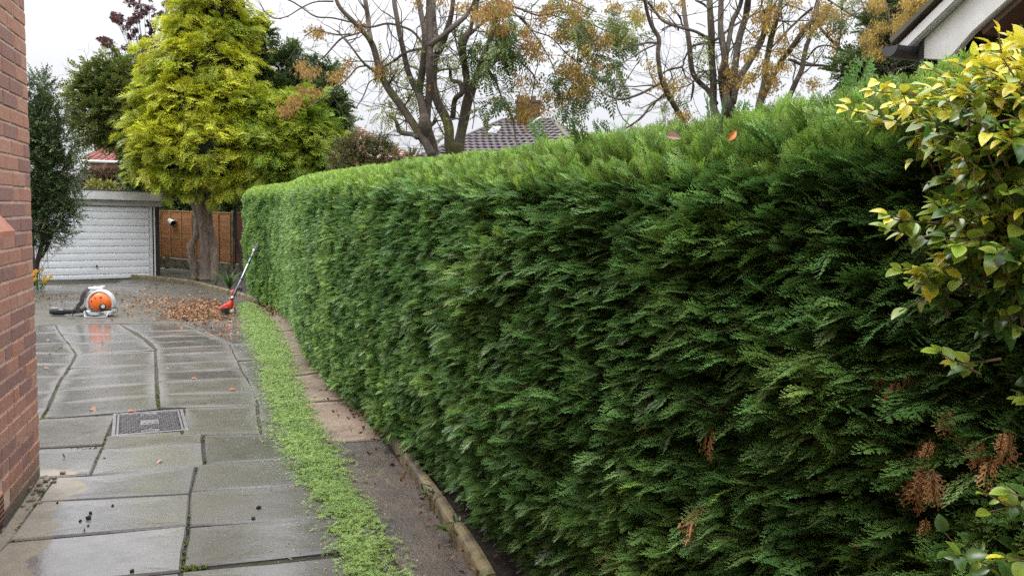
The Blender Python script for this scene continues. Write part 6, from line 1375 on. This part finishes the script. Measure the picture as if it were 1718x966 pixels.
MB().tube([on(.22) + Vector((.02, 0, 0)), on(.24) + Vector((.07, 0, .02)), on(.20) + Vector((.08, 0, -.01))], .024, 8).build('handle', M_blk, trim, smooth=True)
MB().tube([on(.10) + Vector((-.035, -.01, 0)), on(.15) + Vector((-.045, -.01, .02)), on(.18) + Vector((-.03, -.01, .02))], .014, 8).build('trigger', M_red, trim, smooth=True)
MB().tube([on(.26), on(1.0)], .0165, 12).build('shaft', M_silv, trim, smooth=True)
for t in (.40, .75, .87): MB().tube([on(t), on(t + .02)], .026, 10).build('shaft_clamp', M_blk, trim)
m = MB(); m.tube([on(.985), on(1.02), on(1.05)], [.022, .034, .02], 10); m.build('gear_head', M_silv, trim, smooth=True)
hd0 = on(1.04); bd = (at(431, 410, 13.85) - inv - hd0).normalized(); m = MB(); Mb = Matrix.Translation(hd0) @ bd.to_track_quat('Y', 'Z').to_matrix().to_4x4()
m.box((0, .09, 0), (.03, .18, .006), Mb)
for i in range(4): m.box((0, .03 + i * .04, .0), (.075, .014, .005), Mb)
m.build('cutter_bar', M_irond, trim)
# ================================================================== SMALL PLANTS
M_yel = leafmat('yellow_petal', (.55, .30, .01), (.85, .55, .02), trans=.2); M_stem = leafmat('soft_green_stem', (.04, .09, .02), (.12, .22, .05), trans=.2)
fp = gp(66, 486); fl = thing('yellow_flowers', 'clump of yellow daisy flowers peeping past the brick corner', 'flowers', (fp.x, fp.y, gz(fp.y))); r = random.Random(2); sY = fp.y / FPX
st_, hd_ = MB(), MB()
for i in range(15):
    x, z = (r.choice([66, 60, 70, 64, 74, 58, 78, 68, 54, 62]) + r.uniform(-3, 3) - 66) * sY, (486 - r.uniform(452, 474)) * sY; y = r.uniform(-.15, .15)
    st_.tube([(x * .3, y * .3, 0), (x * .7, y * .7, z * .6), (x, y, z)], .006, 4); f = Vector((r.uniform(-.5, .5), -.8, r.uniform(.2, .9))).normalized(); a = f.orthogonal().normalized(); b = f.cross(a)
    for k in range(10): g = k * .628; leaf_into(hd_, Vector((x, y, z)), a * math.cos(g) + b * math.sin(g) + f * .15, f, .055, .028, tip=r.random(), seg=2)
    hd_.lathe([(.02, 0), (.014, .012), (0, .014)], 8, Matrix.Translation((x, y, z)) @ f.to_track_quat('Z', 'Y').to_matrix().to_4x4())
for i in range(40): leaf_into(st_, Vector((r.uniform(-.12, .12), r.uniform(-.1, .1), r.uniform(.02, .25))), Vector((r.uniform(-1, 1), r.uniform(-1, 1), .5)), Vector((0, 0, 1)), .09, .03, tip=r.random())
st_.build('stems', M_stem, fl, tips=True); hd_.tip += [.5] * (len(hd_.v) - len(hd_.tip)); hd_.build('flower_heads', M_yel, fl, tips=True)
def strappy(label, px, py, h, n, name='strappy_plant', seed=0, wd=.02):
    p = gp(px, py); t = thing(name, label, 'plant', (p.x, p.y, gz(p.y) + .02)); r = random.Random(seed)
    for i in range(n):
        m = MB(); a = r.uniform(0, 6.28); d = Vector((math.cos(a), math.sin(a), 0)); L = h * r.uniform(.6, 1.1); s = Vector((-d.y, d.x, 0)); bend = r.uniform(.3, .9); vs = []; tp_ = []
        for k in range(6):
            q = k / 5; c = d * (L * bend * q ** 1.6) + Vector((0, 0, L * (q - bend * .45 * q * q * q))); w_ = wd * (1 - q ** 2) + .001; vs += [c - s * w_, c + Vector((0, 0, -w_ * .5)), c + s * w_]; tp_ += [q] * 3
        m.add(vs, [(3 * k + j, 3 * k + j + 1, 3 * k + 4 + j, 3 * k + 3 + j) for k in range(5) for j in (0, 1)], tp_); m.build('leaf', M_stem, t, tips=True)
    return t
strappy('strappy green plant in the bed between the thick trunk and the hedge trimmer', 385, 489, .62, 34, seed=1)
strappy('low tuft of thin leaves at the foot of the thick conifer trunk', 362, 481, .32, 14, seed=2, wd=.01)
strappy('small green tuft at the foot of the slim pale trunk', 331, 474, .22, 12, seed=3, wd=.014)
# creeping leafy weeds leaning over the near edging
M_wd = leafmat('weed_leaf', (.05, .09, .02), (.16, .26, .05), ((.10, .13, .09), (.28, .33, .25)), trans=.2)
for i, (px, py, lab, k) in enumerate(((661, 748, 'bright green weed leaning over the edging under the hedge', 1), (645, 742, 'pale grey green sprig lying across the edging stones', .9), (521, 568, 'small yellow green weed at the path edge beside the far hedge', .7), (720, 845, 'dark leafy weed in the soil strip behind the near edging', 1.1), (756, 905, 'low brownish weed at the hedge foot near the bottom edge', 1.1))):
    p = gp(px, py); r = random.Random(i); m = MB()
    for j in range(9 if i != 1 else 5): a = r.uniform(0, 6.28); leaf_into(m, Vector((r.uniform(-.03, .03), r.uniform(-.03, .03), r.uniform(.0, .05))), Vector((math.cos(a), math.sin(a), r.uniform(.0, .8))), Vector((0, 0, 1)), .06 * k * r.uniform(.6, 1.2), .025 * k, tip=r.random() if i != 3 else .1)
    o = m.build('weed', M_wd, None, tips=True, loc=(p.x, p.y, gz(p.y) + .075 if i < 2 else gz(p.y) + .03)); tag(o, lab, 'weed')
